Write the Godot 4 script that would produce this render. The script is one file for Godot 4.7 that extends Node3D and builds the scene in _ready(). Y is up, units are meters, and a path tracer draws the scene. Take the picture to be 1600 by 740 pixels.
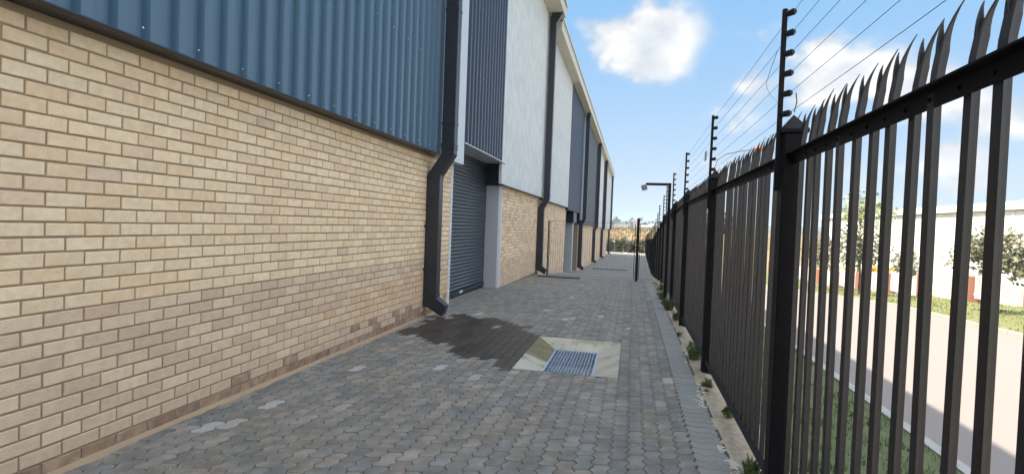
extends Node3D
# A paved yard between a face-brick warehouse and a steel palisade fence. x right, y up, distance d along -z.

var rng := RandomNumberGenerator.new()
var cam: Camera3D
var M := {}
var used := {}
var fine := FastNoiseLite.new()

# ------------------------------------------------------------------ helpers
func V(x: float, y: float, d: float) -> Vector3:
	return Vector3(x, y, -d)

func numbered(n: String) -> String:
	if not used.has(n):
		used[n] = 0
		return n
	used[n] += 1
	return "%s_%03d" % [n, used[n]]

func thing(called: String, label: String, category: String, at := Vector3.ZERO, group := "") -> Node3D:
	var o := Node3D.new()
	o.name = numbered(called)
	add_child(o)
	o.position = at
	tag(o, label, category, group)
	return o

func tag(o: Node, label: String, category: String, group := "") -> void:
	if label != "": o.set_meta("label", label)
	if category != "": o.set_meta("category", category)
	if group != "": o.set_meta("group", group)

func mi(called: String, mesh: Mesh, mat: Material, parent: Node, xf := Transform3D.IDENTITY) -> MeshInstance3D:
	var o := MeshInstance3D.new()
	o.name = called if parent != self else numbered(called)
	o.mesh = mesh
	if mat: o.material_override = mat
	o.cast_shadow = GeometryInstance3D.SHADOW_CASTING_SETTING_ON
	parent.add_child(o, true)
	o.transform = xf
	return o

func struct(called: String, mesh: Mesh, mat: Material) -> MeshInstance3D:
	var o := mi(called, mesh, mat, self)
	o.set_meta("kind", "structure")
	return o

func stuff(o: Node) -> Node:
	o.set_meta("kind", "stuff")
	return o

func sb() -> SurfaceTool:
	var s := SurfaceTool.new()
	s.begin(Mesh.PRIMITIVE_TRIANGLES)
	s.set_smooth_group(-1)
	return s

func done(s: SurfaceTool) -> ArrayMesh:
	s.generate_normals()
	return s.commit()

func tri(s: SurfaceTool, a: Vector3, b: Vector3, c: Vector3) -> void:
	s.add_vertex(a); s.add_vertex(b); s.add_vertex(c)

func quad(s: SurfaceTool, a: Vector3, b: Vector3, c: Vector3, d: Vector3) -> void:
	s.add_vertex(a); s.add_vertex(b); s.add_vertex(c)
	s.add_vertex(a); s.add_vertex(c); s.add_vertex(d)

# eight corners, bottom ring then top ring, each seen clockwise from above
func hexa(s: SurfaceTool, p: Array) -> void:
	quad(s, p[4], p[5], p[6], p[7])
	quad(s, p[3], p[2], p[1], p[0])
	for i in 4:
		var j := (i + 1) % 4
		quad(s, p[i], p[j], p[j + 4], p[i + 4])

func box(s: SurfaceTool, x0: float, x1: float, y0: float, y1: float, d0: float, d1: float) -> void:
	hexa(s, [V(x0, y0, d1), V(x1, y0, d1), V(x1, y0, d0), V(x0, y0, d0), V(x0, y1, d1), V(x1, y1, d1), V(x1, y1, d0), V(x0, y1, d0)])

# box with chamfered edges
func cbox(s: SurfaceTool, x0: float, x1: float, y0: float, y1: float, d0: float, d1: float, c: float) -> void:
	var lo := Vector3(x0, y0, -d1)
	var hi := Vector3(x1, y1, -d0)
	chamfer(s, lo, hi, c, Transform3D.IDENTITY)

func chamfer(s: SurfaceTool, lo: Vector3, hi: Vector3, c: float, xf: Transform3D) -> void:
	var mid := (lo + hi) * 0.5
	var pt := func(sx: int, sy: int, sz: int, ax: int) -> Vector3:
		var q := Vector3(hi.x if sx > 0 else lo.x, hi.y if sy > 0 else lo.y, hi.z if sz > 0 else lo.z)
		if ax != 0: q.x -= sx * c
		if ax != 1: q.y -= sy * c
		if ax != 2: q.z -= sz * c
		return xf * q
	var sg := [-1, 1]
	var out := func(a: Vector3, b: Vector3, cc: Vector3, dd: Vector3) -> void:
		var n := (b - a).cross(cc - a)
		if n.dot((a + b + cc + dd) * 0.25 - xf * mid) > 0.0: quad(s, a, dd, cc, b)
		else: quad(s, a, b, cc, dd)
	for k in sg:
		out.call(pt.call(k, -1, -1, 0), pt.call(k, 1, -1, 0), pt.call(k, 1, 1, 0), pt.call(k, -1, 1, 0))
		out.call(pt.call(-1, k, -1, 1), pt.call(1, k, -1, 1), pt.call(1, k, 1, 1), pt.call(-1, k, 1, 1))
		out.call(pt.call(-1, -1, k, 2), pt.call(1, -1, k, 2), pt.call(1, 1, k, 2), pt.call(-1, 1, k, 2))
	for a in sg:
		for b in sg:
			out.call(pt.call(a, b, -1, 0), pt.call(a, b, 1, 0), pt.call(a, b, 1, 1), pt.call(a, b, -1, 1))
			out.call(pt.call(a, -1, b, 0), pt.call(a, 1, b, 0), pt.call(a, 1, b, 2), pt.call(a, -1, b, 2))
			out.call(pt.call(-1, a, b, 1), pt.call(1, a, b, 1), pt.call(1, a, b, 2), pt.call(-1, a, b, 2))
			for e in sg:
				tri(s, pt.call(a, b, e, 0), pt.call(a, b, e, 1), pt.call(a, b, e, 2))

func tube(s: SurfaceTool, pts: Array, r: float, n := 6, r2 := -1.0) -> void:
	if r2 < 0.0: r2 = r
	var rings := []
	for i in pts.size():
		var t: Vector3
		if i == 0: t = pts[1] - pts[0]
		elif i == pts.size() - 1: t = pts[i] - pts[i - 1]
		else: t = pts[i + 1] - pts[i - 1]
		t = t.normalized()
		var u := t.cross(Vector3.UP if absf(t.y) < 0.9 else Vector3.RIGHT).normalized()
		var w := t.cross(u)
		var rr := lerpf(r, r2, float(i) / maxf(1.0, pts.size() - 1))
		var ring := []
		for k in n:
			var a := TAU * k / n
			ring.append(pts[i] + (u * cos(a) + w * sin(a)) * rr)
		rings.append(ring)
	for i in rings.size() - 1:
		for k in n:
			var j := (k + 1) % n
			quad(s, rings[i][k], rings[i][j], rings[i + 1][j], rings[i + 1][k])
	for k in range(1, n - 1):
		tri(s, rings[0][0], rings[0][k + 1], rings[0][k])
		var L: Array = rings[-1]
		tri(s, L[0], L[k], L[k + 1])

func boxmesh(x0: float, x1: float, y0: float, y1: float, d0: float, d1: float, c := 0.0) -> ArrayMesh:
	var s := sb()
	if c > 0.0: cbox(s, x0, x1, y0, y1, d0, d1, c)
	else: box(s, x0, x1, y0, y1, d0, d1)
	return done(s)

func lin(r: float, g: float, b: float) -> Color:
	return Color(r, g, b).linear_to_srgb()

func noise_tex(size: int, freq: float, octaves: int, lo: float, hi: float, seed_: int, contrast := 1.0) -> Array:
	var n := FastNoiseLite.new()
	n.seed = seed_
	n.noise_type = FastNoiseLite.TYPE_SIMPLEX_SMOOTH
	n.frequency = freq
	n.fractal_octaves = octaves
	var im := n.get_seamless_image(size, size)
	im.convert(Image.FORMAT_L8)
	var data := im.get_data()
	var outd := PackedByteArray()
	outd.resize(size * size * 3)
	for i in data.size():
		var v := clampf((data[i] / 255.0 - 0.5) * contrast + 0.5, 0.0, 1.0)
		var b := int(255.0 * lerpf(lo, hi, v))
		outd[i * 3] = b; outd[i * 3 + 1] = b; outd[i * 3 + 2] = b
	var col := Image.create_from_data(size, size, false, Image.FORMAT_RGB8, outd)
	var nm: Image = im.duplicate()
	nm.convert(Image.FORMAT_RGBA8)
	nm.bump_map_to_normal_map(2.0)
	return [ImageTexture.create_from_image(col), ImageTexture.create_from_image(nm)]

func mat(c: Color, rough := 0.85, metal := 0.0, tx = null, scale := 1.0, nscale := 0.0) -> StandardMaterial3D:
	var m := StandardMaterial3D.new()
	m.albedo_color = c
	m.roughness = rough
	m.metallic = metal
	if tx != null:
		m.albedo_texture = tx[0]
		m.uv1_triplanar = true
		m.uv1_world_triplanar = true
		m.uv1_scale = Vector3.ONE * scale
		if nscale > 0.0:
			m.normal_enabled = true
			m.normal_texture = tx[1]
			m.normal_scale = nscale
	return m

# ------------------------------------------------------------------ terrain
const GP := [[-20.0, 0.0], [9.0, 0.0], [13.0, -0.05], [18.5, -0.18], [22.0, -0.42], [27.0, -0.76], [35.0, -1.25], [46.0, -1.5], [63.0, -1.85], [92.0, -2.5], [130.0, -3.2], [400.0, -6.0]]
func g(d: float) -> float:
	for i in GP.size() - 1:
		if d <= GP[i + 1][0]:
			return lerpf(GP[i][1], GP[i + 1][1], clampf((d - GP[i][0]) / (GP[i + 1][0] - GP[i][0]), 0.0, 1.0))
	return -6.0

func fence_x(d: float) -> float:
	return 0.858 + 0.016 * maxf(0.0, d - 10.0)

func street(d: float) -> float:
	return g(d) - 0.3

func strip(xa: Callable, xb: Callable, ya: Callable, yb: Callable, ds: Array, nx := 1, bump := 0.0) -> ArrayMesh:
	var s := SurfaceTool.new()
	s.begin(Mesh.PRIMITIVE_TRIANGLES)
	for d in ds:
		for i in nx + 1:
			var t := float(i) / nx
			var x := lerpf(xa.call(d), xb.call(d), t)
			s.set_uv(Vector2(x, d))
			s.add_vertex(V(x, lerpf(ya.call(d), yb.call(d), t) + bump * fine.get_noise_2d(x * 40.0, d * 40.0), d))
	for j in ds.size() - 1:
		for i in nx:
			var a := j * (nx + 1) + i
			var b := a + nx + 1
			s.add_index(a); s.add_index(b); s.add_index(b + 1)
			s.add_index(a); s.add_index(b + 1); s.add_index(a + 1)
	s.generate_normals()
	return s.commit()

func frange(a: float, b: float, st: float) -> Array:
	var r := []
	var v := a
	while v < b - 0.001:
		r.append(v)
		v += st
	r.append(b)
	return r

func in_view(p: Vector3) -> bool:
	var q := cam.transform.affine_inverse() * p
	if q.z > -0.3: return false
	return absf(q.x / -q.z) < 0.94 and absf(q.y / -q.z) < 0.44

# ------------------------------------------------------------------ sky
func make_sky() -> ImageTexture:
	var w := 2048
	var h := 1024
	var n1 := FastNoiseLite.new(); n1.seed = 11; n1.frequency = 1.0; n1.fractal_octaves = 6; n1.fractal_gain = 0.55
	n1.noise_type = FastNoiseLite.TYPE_SIMPLEX_SMOOTH
	var n2 := FastNoiseLite.new(); n2.seed = 5; n2.frequency = 1.0; n2.fractal_octaves = 5
	n2.noise_type = FastNoiseLite.TYPE_SIMPLEX_SMOOTH
	# clouds seen in the photograph: azimuth, elevation, half width, half height (degrees), weight
	var blobs := [[0.9, 18.4, 6.0, 4.0, 1.2], [-1.8, 17.6, 3.0, 2.6, 0.5], [2.6, 15.6, 3.4, 2.4, 0.6], [4.0, 20.0, 3.2, 2.6, 0.5],
		[12.0, 18.6, 2.6, 1.2, 0.75], [9.4, 10.8, 3.2, 2.0, 1.0], [10.5, 13.6, 1.8, 1.0, 0.5], [6.5, 6.8, 3.4, 0.9, 0.5], [17.0, 15.0, 4.8, 2.2, 1.1], [20.5, 13.0, 6.4, 3.2, 1.25],
		[26.5, 10.8, 5.0, 2.4, 0.95], [26.0, 5.4, 6.5, 2.4, 1.0], [16.0, 6.6, 4.2, 1.6, 0.7], [9.0, 5.4, 5.0, 1.0, 0.7], [-6.0, 19.8, 1.2, 1.0, 0.35], [-2.3, 9.2, 1.0, 0.9, 0.4], [33.0, 8.0, 5.0, 3.0, 0.7]]
	var data := PackedFloat32Array()
	data.resize(w * h * 3)
	for y in h:
		var el := (0.5 - (y + 0.5) / h) * PI
		var eld := rad_to_deg(el)
		var se := sin(el)
		var ce := cos(el)
		var up := clampf(se, 0.0, 1.0)
		var t := pow(1.0 - up, 3.9)
		# clear air: pale near the horizon, blue above
		var base := Vector3(0.088, 0.225, 0.405).lerp(Vector3(0.345, 0.39, 0.43), t)
		for x in w:
			var az := wrapf((x + 0.5) / w * TAU, -PI, PI)
			var c := base
			if eld > -1.0:
				var dir := Vector3(sin(az) * ce, se, -cos(az) * ce)
				var azd := rad_to_deg(az)
				var pl := dir / (up + 0.22)
				var big := n2.get_noise_3d(pl.x * 1.1, 3.0, pl.z * 1.1)
				var f := n1.get_noise_3d(dir.x * 9.0, dir.y * 13.0, dir.z * 9.0)
				var dens := 0.0
				if azd > -14.0 and azd < 42.0 and eld < 32.0:
					var edge := clampf(minf(azd + 14.0, 42.0 - azd) / 6.0, 0.0, 1.0) * clampf((32.0 - eld) / 6.0, 0.0, 1.0)
					var wsum := -0.36
					var wx := azd + 2.2 * f
					var wy := eld + 1.0 * n1.get_noise_3d(dir.x * 9.0 + 40.0, dir.y * 13.0, dir.z * 9.0)
					for b in blobs:
						var dx: float = (wx - b[0]) / b[2]
						var dy: float = (wy - b[1]) / b[3]
						var r2 := dx * dx + dy * dy
						if r2 < 4.0: wsum += b[4] * exp(-r2 * 1.2)
					var here := 0.50 * smoothstep(-0.12, 0.8, wsum + 0.75 * f) * (0.92 + 0.28 * n1.get_noise_3d(dir.x * 11.0, dir.y * 17.0 + 7.0, dir.z * 11.0))
					var free := smoothstep(-0.14, 0.46, big * 0.9 + f * 0.45)  # added unseen cloud, blended in past the edge of the view
					dens = lerpf(free, here, edge)
				else:
					dens = smoothstep(-0.14, 0.46, big * 0.9 + f * 0.45)  # cloud out of view, added thicker and brighter to fill the shaded yard
				var shade := 1.0 - 0.17 * smoothstep(-0.1, 0.5, n1.get_noise_3d(dir.x * 9.0, dir.y * 13.0 - 0.25, dir.z * 9.0) + 0.2)
				c = base.lerp(Vector3(1.0, 0.99, 0.98) * (0.41 + 2.7 * pow(dens, 4.5)) * shade, smoothstep(0.0, 0.6, dens))
			else:
				c = Vector3(0.30, 0.28, 0.25)
			var i := (y * w + x) * 3
			data[i] = c.x; data[i + 1] = c.y; data[i + 2] = c.z
	var im := Image.create_from_data(w, h, false, Image.FORMAT_RGBF, data.to_byte_array())
	return ImageTexture.create_from_image(im)

# ------------------------------------------------------------------ brickwork
const BL := 0.232
const BH := 0.085
func brick_mesh(k: int, len_: float) -> ArrayMesh:
	# face at x=0, centred, running along z; a bevelled face with slightly uneven arrises
	rng.seed = 900 + k
	var s := sb()
	var hz := len_ * 0.5 - 0.0055
	var hy := 0.0365
	var b := 0.0035
	var o := []
	var f := []
	for c in [[-1, -1], [1, -1], [1, 1], [-1, 1]]:
		var jy := rng.randf_range(-0.0013, 0.0013)
		var jz := rng.randf_range(-0.0016, 0.0016)
		var jx := rng.randf_range(-0.0012, 0.0008)
		o.append(Vector3(-b + jx, c[1] * hy + jy, c[0] * hz + jz))
		f.append(Vector3(jx, c[1] * (hy - b) + jy, c[0] * (hz - b) + jz))
	quad(s, f[0], f[1], f[2], f[3])
	for i in 4:
		var j := (i + 1) % 4
		quad(s, f[j], f[i], o[i], o[j])
		var bi: Vector3 = o[i]; bi.x = -0.03
		var bj: Vector3 = o[j]; bj.x = -0.03
		quad(s, o[j], o[i], bi, bj)
	return done(s)

# lays a wall face at plane xw; returns [{xf, mesh, mat}]
func lay_bricks(xw: float, y0: float, y1: float, d0: float, d1: float, pick: Callable) -> Array:
	var r := []
	var n := int(floor((y1 - y0) / BH))
	for c in n:
		var y := y0 + (c + 0.5) * BH
		var off := 0.0 if c % 2 == 0 else BL * 0.5
		var d := d0 - off
		while d < d1 - 0.03:
			var a := maxf(d, d0)
			var b := minf(d + BL, d1)
			if b - a > 0.04:
				var l := b - a
				var k := rng.randi() % 4
				var xf := Transform3D(Basis(Vector3.UP, rng.randf_range(-0.006, 0.006)), V(xw + rng.randf_range(-0.0015, 0.0015), y + rng.randf_range(-0.001, 0.001), (a + b) * 0.5))
				xf.basis = xf.basis.scaled_local(Vector3(1, 1, 1)) if absf(l - BL) < 0.002 else xf.basis * Basis.from_scale(Vector3(1, 1, (l - 0.011) / (BL - 0.011)))
				r.append({"xf": xf, "k": k, "m": pick.call(c, (a + b) * 0.5)})
			d += BL
	return r

func joined(list: Array, meshes: Array) -> ArrayMesh:
	var by := {}
	for e in list:
		if not by.has(e.m):
			var s := SurfaceTool.new()
			s.begin(Mesh.PRIMITIVE_TRIANGLES)
			by[e.m] = s
		by[e.m].append_from(meshes[e.k], 0, e.xf)
	var am := ArrayMesh.new()
	for m in by:
		by[m].commit(am)
		am.surface_set_material(am.get_surface_count() - 1, M[m])
	return am

func nearest_first(list: Array, most: int) -> Array:
	var vis := []
	var rest := []
	for e in list:
		if in_view(e.xf.origin): vis.append(e)
		else: rest.append(e)
	var c := cam.position
	vis.sort_custom(func(a, b): return a.xf.origin.distance_squared_to(c) < b.xf.origin.distance_squared_to(c))
	return [vis.slice(0, most), vis.slice(most) + rest]

# ------------------------------------------------------------------ cladding
func sheet(x: float, y0: float, y1: float, d0: float, d1: float, pitch := 0.225, depth := 0.05) -> ArrayMesh:
	var pr := []
	var d := d0
	while d < d1:
		for q in [[0.0, 0.0], [0.105, 0.0], [0.122, 1.0], [0.183, 1.0]]:
			var dd: float = d + q[0] * pitch / 0.2
			if dd < d1: pr.append([dd, q[1] * depth])
		d += pitch
	pr.append([d1, 0.0])
	var s := sb()
	for i in pr.size() - 1:
		var a: Array = pr[i]
		var b: Array = pr[i + 1]
		quad(s, V(x + a[1], y0, a[0]), V(x + a[1], y1, a[0]), V(x + b[1], y1, b[0]), V(x + b[1], y0, b[0]))
		# thickness of the sheet at its lower edge
		quad(s, V(x + a[1], y0, a[0]), V(x + b[1], y0, b[0]), V(x + b[1] - 0.012, y0, b[0]), V(x + a[1] - 0.012, y0, a[0]))
	return done(s)

func screws(parent: Node, x: float, d0: float, d1: float, rows: Array, step: float, m: Material) -> void:
	var s := sb()
	for y in rows:
		var d := d0
		while d < d1:
			tube(s, [V(x, y + rng.randf_range(-0.006, 0.006), d), V(x + 0.007, y, d)], 0.0065, 6)
			d += step
	stuff(mi("screw_heads", done(s), m, parent))

# box downpipe standing against the wall, offset out to pass the cladding
func downpipe(parent: Node, d: float, xw: float, xc: float, ybend: float, ytop: float, gut_x: float, w := 0.19, dp := 0.17) -> void:
	var gy := g(d + 0.1)
	var s := sb()
	var d1 := d + dp
	var lo0 := xw
	var lo1 := xw + w + 0.03
	cbox(s, lo0 + 0.002, lo1, gy + 0.26, ybend - 0.36, d, d1, 0.008)
	var pipe := mi("downpipe", done(s), M.pipe, parent)
	s = sb()
	hexa(s, [V(lo0, ybend - 0.361, d1), V(lo1, ybend - 0.361, d1), V(lo1, ybend - 0.361, d), V(lo0, ybend - 0.361, d), V(xc, ybend - 0.02, d1), V(xc + w + 0.02, ybend - 0.02, d1), V(xc + w + 0.02, ybend - 0.02, d), V(xc, ybend - 0.02, d)])
	mi("offset_bend", done(s), M.pipe, pipe)
	mi("upper_pipe", boxmesh(xc, xc + w + 0.02, ybend - 0.021, ytop, d, d1, 0.008), M.pipe, pipe)
	# kicked shoe at the foot
	s = sb()
	hexa(s, [V(lo0 + 0.0, gy + 0.20, d1), V(lo1 + 0.10, gy + 0.04, d1), V(lo1 + 0.10, gy + 0.04, d - 0.002), V(lo0 + 0.0, gy + 0.20, d - 0.002),
		V(lo0 + 0.0, gy + 0.30, d1), V(lo1 + 0.0, gy + 0.32, d1), V(lo1 + 0.0, gy + 0.32, d - 0.002), V(lo0 + 0.0, gy + 0.30, d - 0.002)])
	quad(s, V(lo1, gy + 0.319, d), V(lo1, gy + 0.319, d1), V(lo1 + 0.165, gy + 0.20, d1), V(lo1 + 0.165, gy + 0.20, d))
	quad(s, V(lo1 + 0.165, gy + 0.20, d), V(lo1 + 0.165, gy + 0.20, d1), V(lo1 + 0.10, gy + 0.041, d1), V(lo1 + 0.10, gy + 0.041, d))
	quad(s, V(lo1, gy + 0.319, d - 0.001), V(lo1 + 0.165, gy + 0.20, d - 0.001), V(lo1 + 0.10, gy + 0.041, d - 0.001), V(lo1 - 0.05, gy + 0.15, d - 0.001))
	quad(s, V(lo1, gy + 0.319, d1), V(lo1 + 0.165, gy + 0.20, d1), V(lo1 + 0.10, gy + 0.041, d1), V(lo1 - 0.05, gy + 0.15, d1))
	mi("shoe", done(s), M.pipe, pipe)
	for y in [gy + 0.75, (gy + ybend) * 0.55]:
		s = sb()
		cbox(s, lo0 + 0.001, lo1 + 0.006, y, y + 0.035, d - 0.006, d1 + 0.006, 0.003)
		cbox(s, lo0 + 0.001, lo0 + 0.02, y - 0.004, y + 0.039, d - 0.035, d + 0.001, 0.003)
		mi("bracket", done(s), M.pipe, pipe)
	for y in [ybend + 0.12, ybend + 0.45, ybend + 3.0]:
		mi("bracket", boxmesh(xc - 0.012, xc + w + 0.026, y, y + 0.03, d - 0.006, d1 + 0.006, 0.003), M.pipe, pipe)
	for y in [ybend - 0.40, ybend + 0.06, ybend + 2.2, gy + 0.33]:
		var low: bool = y < ybend - 0.3
		mi("joint_collar", boxmesh((lo0 + 0.001 if low else xc - 0.005), (lo1 + 0.005 if low else xc + w + 0.025), y, y + 0.055, d - 0.005, d1 + 0.005, 0.004), M.pipe, pipe)
	# hopper under the gutter
	s = sb()
	hexa(s, [V(xc, ytop - 0.25, d1), V(xc + w + 0.02, ytop - 0.25, d1), V(xc + w + 0.02, ytop - 0.25, d - 0.003), V(xc, ytop - 0.25, d - 0.003), V(xc + 0.05, ytop + 0.12, d1), V(gut_x - 0.03, ytop + 0.12, d1), V(gut_x - 0.03, ytop + 0.12, d - 0.003), V(xc + 0.05, ytop + 0.12, d - 0.003)])
	mi("hopper", done(s), M.pipe, pipe)

# ------------------------------------------------------------------ plants
func leafy(s: SurfaceTool, c: Vector3, r: Vector3, n: int, size: float, clumps: int, cols: Array) -> void:
	var cs := []
	for i in clumps:
		var v := Vector3(rng.randfn(), rng.randfn(), rng.randfn()).normalized() * pow(rng.randf(), 0.45)
		cs.append([c + v * r * 0.82, rng.randf_range(0.26, 0.46)])
	for i in n:
		var q: Array = cs[rng.randi() % clumps]
		var o := Vector3(rng.randfn(), rng.randfn(), rng.randfn()).normalized() * pow(rng.randf(), 0.4)
		var p: Vector3 = q[0] + o * r * q[1]
		var ax := Vector3(rng.randfn(), rng.randfn() * 0.6, rng.randfn()).normalized()
		var up := Vector3(rng.randfn(), rng.randfn(), rng.randfn()).normalized()
		var sd := ax.cross(up).normalized() * size * rng.randf_range(0.25, 0.42)
		ax *= size * rng.randf_range(0.6, 1.1)
		s.set_color(cols[rng.randi() % cols.size()])
		tri(s, p - ax * 0.5, p + sd, p + ax * 0.5)
		s.set_color(cols[rng.randi() % cols.size()])
		tri(s, p - ax * 0.5, p + ax * 0.5, p - sd)

func tree(called: String, label: String, at: Vector3, height: float, crown_c: float, r: Vector3, n: int, size: float, cols: Array, group := "") -> Node3D:
	var t := thing(called, label, "tree", at, group)
	var s := sb()
	var top := Vector3(rng.randf_range(-0.05, 0.05), crown_c + r.y * 0.4, rng.randf_range(-0.05, 0.05))
	tube(s, [Vector3(0, -0.1, 0), top * 0.35 + Vector3(0.02, 0, 0), top * 0.7, top], 0.03 * height * 0.5, 7, 0.008 * height)
	for i in 7:
		var b := top * rng.randf_range(0.45, 0.9)
		var e := Vector3(0, crown_c, 0) + Vector3(rng.randfn(), rng.randfn() * 0.6 + 0.3, rng.randfn()).normalized() * r * 0.75
		tube(s, [b, b.lerp(e, 0.5) + Vector3(0, 0.05 * height, 0), e], 0.011 * height * 0.5, 5, 0.003 * height)
	mi("trunk", done(s), M.bark, t)
	s = sb()
	leafy(s, Vector3(0, crown_c, 0), r, n, size, 34, cols)
	mi("crown", done(s), M.leaf, t)
	return t

func weed(label: String, at: Vector3, r: float, h: float, n: int) -> void:
	var t := thing("weed", label, "weed", at, "weeds growing along the fence foot")
	var s := sb()
	for i in n:
		var a := rng.randf() * TAU
		var o := Vector3(cos(a), 0, sin(a)) * r * 0.45 * sqrt(rng.randf())
		var lean := Vector3(cos(a), 0, sin(a)) * r * rng.randf_range(0.2, 0.9)
		var hh := h * rng.randf_range(0.45, 1.0)
		var side := Vector3(-sin(a), 0, cos(a)) * rng.randf_range(0.006, 0.013)
		s.set_color(GREENS[rng.randi() % GREENS.size()])
		var p1 := o + lean * 0.35 + Vector3(0, hh * 0.65, 0)
		var p2 := o + lean + Vector3(0, hh, 0)
		quad(s, o - side * 0.5, p1 - side, p1 + side, o + side * 0.5)
		tri(s, p1 - side, p2, p1 + side)
	mi("blades", done(s), M.leaf, t)
	s = sb()
	leafy(s, Vector3(0, h * 0.4, 0), Vector3(r, h * 0.45, r), n * 3, 0.035, 9, GREENS)
	mi("leaves", done(s), M.leaf, t)

const GREENS := [Color(0.08, 0.13, 0.04), Color(0.105, 0.155, 0.05), Color(0.06, 0.105, 0.03), Color(0.14, 0.165, 0.07), Color(0.09, 0.11, 0.045)]
const DULL := [Color(0.17, 0.18, 0.105), Color(0.125, 0.14, 0.08), Color(0.22, 0.215, 0.14), Color(0.09, 0.105, 0.06), Color(0.27, 0.255, 0.18)]
const PALE := [Color(0.30, 0.34, 0.17), Color(0.36, 0.39, 0.21), Color(0.25, 0.29, 0.14)]  # lens flare put into the leaf colour as a paler green
const DARKG := [Color(0.035, 0.05, 0.022), Color(0.05, 0.06, 0.028), Color(0.075, 0.07, 0.035), Color(0.04, 0.065, 0.03)]

# ------------------------------------------------------------------ build
func _ready() -> void:
	rng.seed = 4
	fine.seed = 3
	fine.frequency = 0.05
	# camera
	cam = Camera3D.new()
	cam.name = "camera"
	add_child(cam)
	cam.position = Vector3(0, 1.5366, 0)
	cam.rotation_order = EULER_ORDER_YXZ
	cam.rotation = Vector3(-0.0242, 0.2152, 0.038)
	cam.fov = 2.0 * rad_to_deg(atan(370.0 / 860.1))
	cam.near = 0.05
	cam.far = 8000.0
	cam.current = true
	# sky, exposure, sun
	var we := WorldEnvironment.new()
	we.name = "world_environment"
	var env := Environment.new()
	var sky := Sky.new()
	var pm := PanoramaSkyMaterial.new()
	pm.panorama = make_sky()
	sky.sky_material = pm
	env.sky = sky
	env.background_mode = Environment.BG_SKY
	env.tonemap_mode = Environment.TONE_MAPPER_LINEAR
	env.tonemap_exposure = 2.3
	env.sdfgi_enabled = true
	env.ssao_enabled = true
	env.ssil_enabled = true
	env.fog_enabled = true
	env.fog_density = 0.00045
	env.fog_light_color = Color(0.80, 0.88, 0.97)
	we.environment = env
	add_child(we)
	var sun := DirectionalLight3D.new()
	sun.name = "sun"
	add_child(sun)
	sun.look_at_from_position(Vector3(-0.5, 0.81, 0.26) * 100.0, Vector3.ZERO)
	sun.light_energy = 1.6
	sun.light_color = Color(1.0, 0.95, 0.87)
	sun.light_angular_distance = 0.5
	sun.shadow_enabled = true

	materials()
	ground()
	pavement()
	near_warehouse()
	far_warehouse()
	fence()
	yard_things()
	street_side()
	distance()

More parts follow.
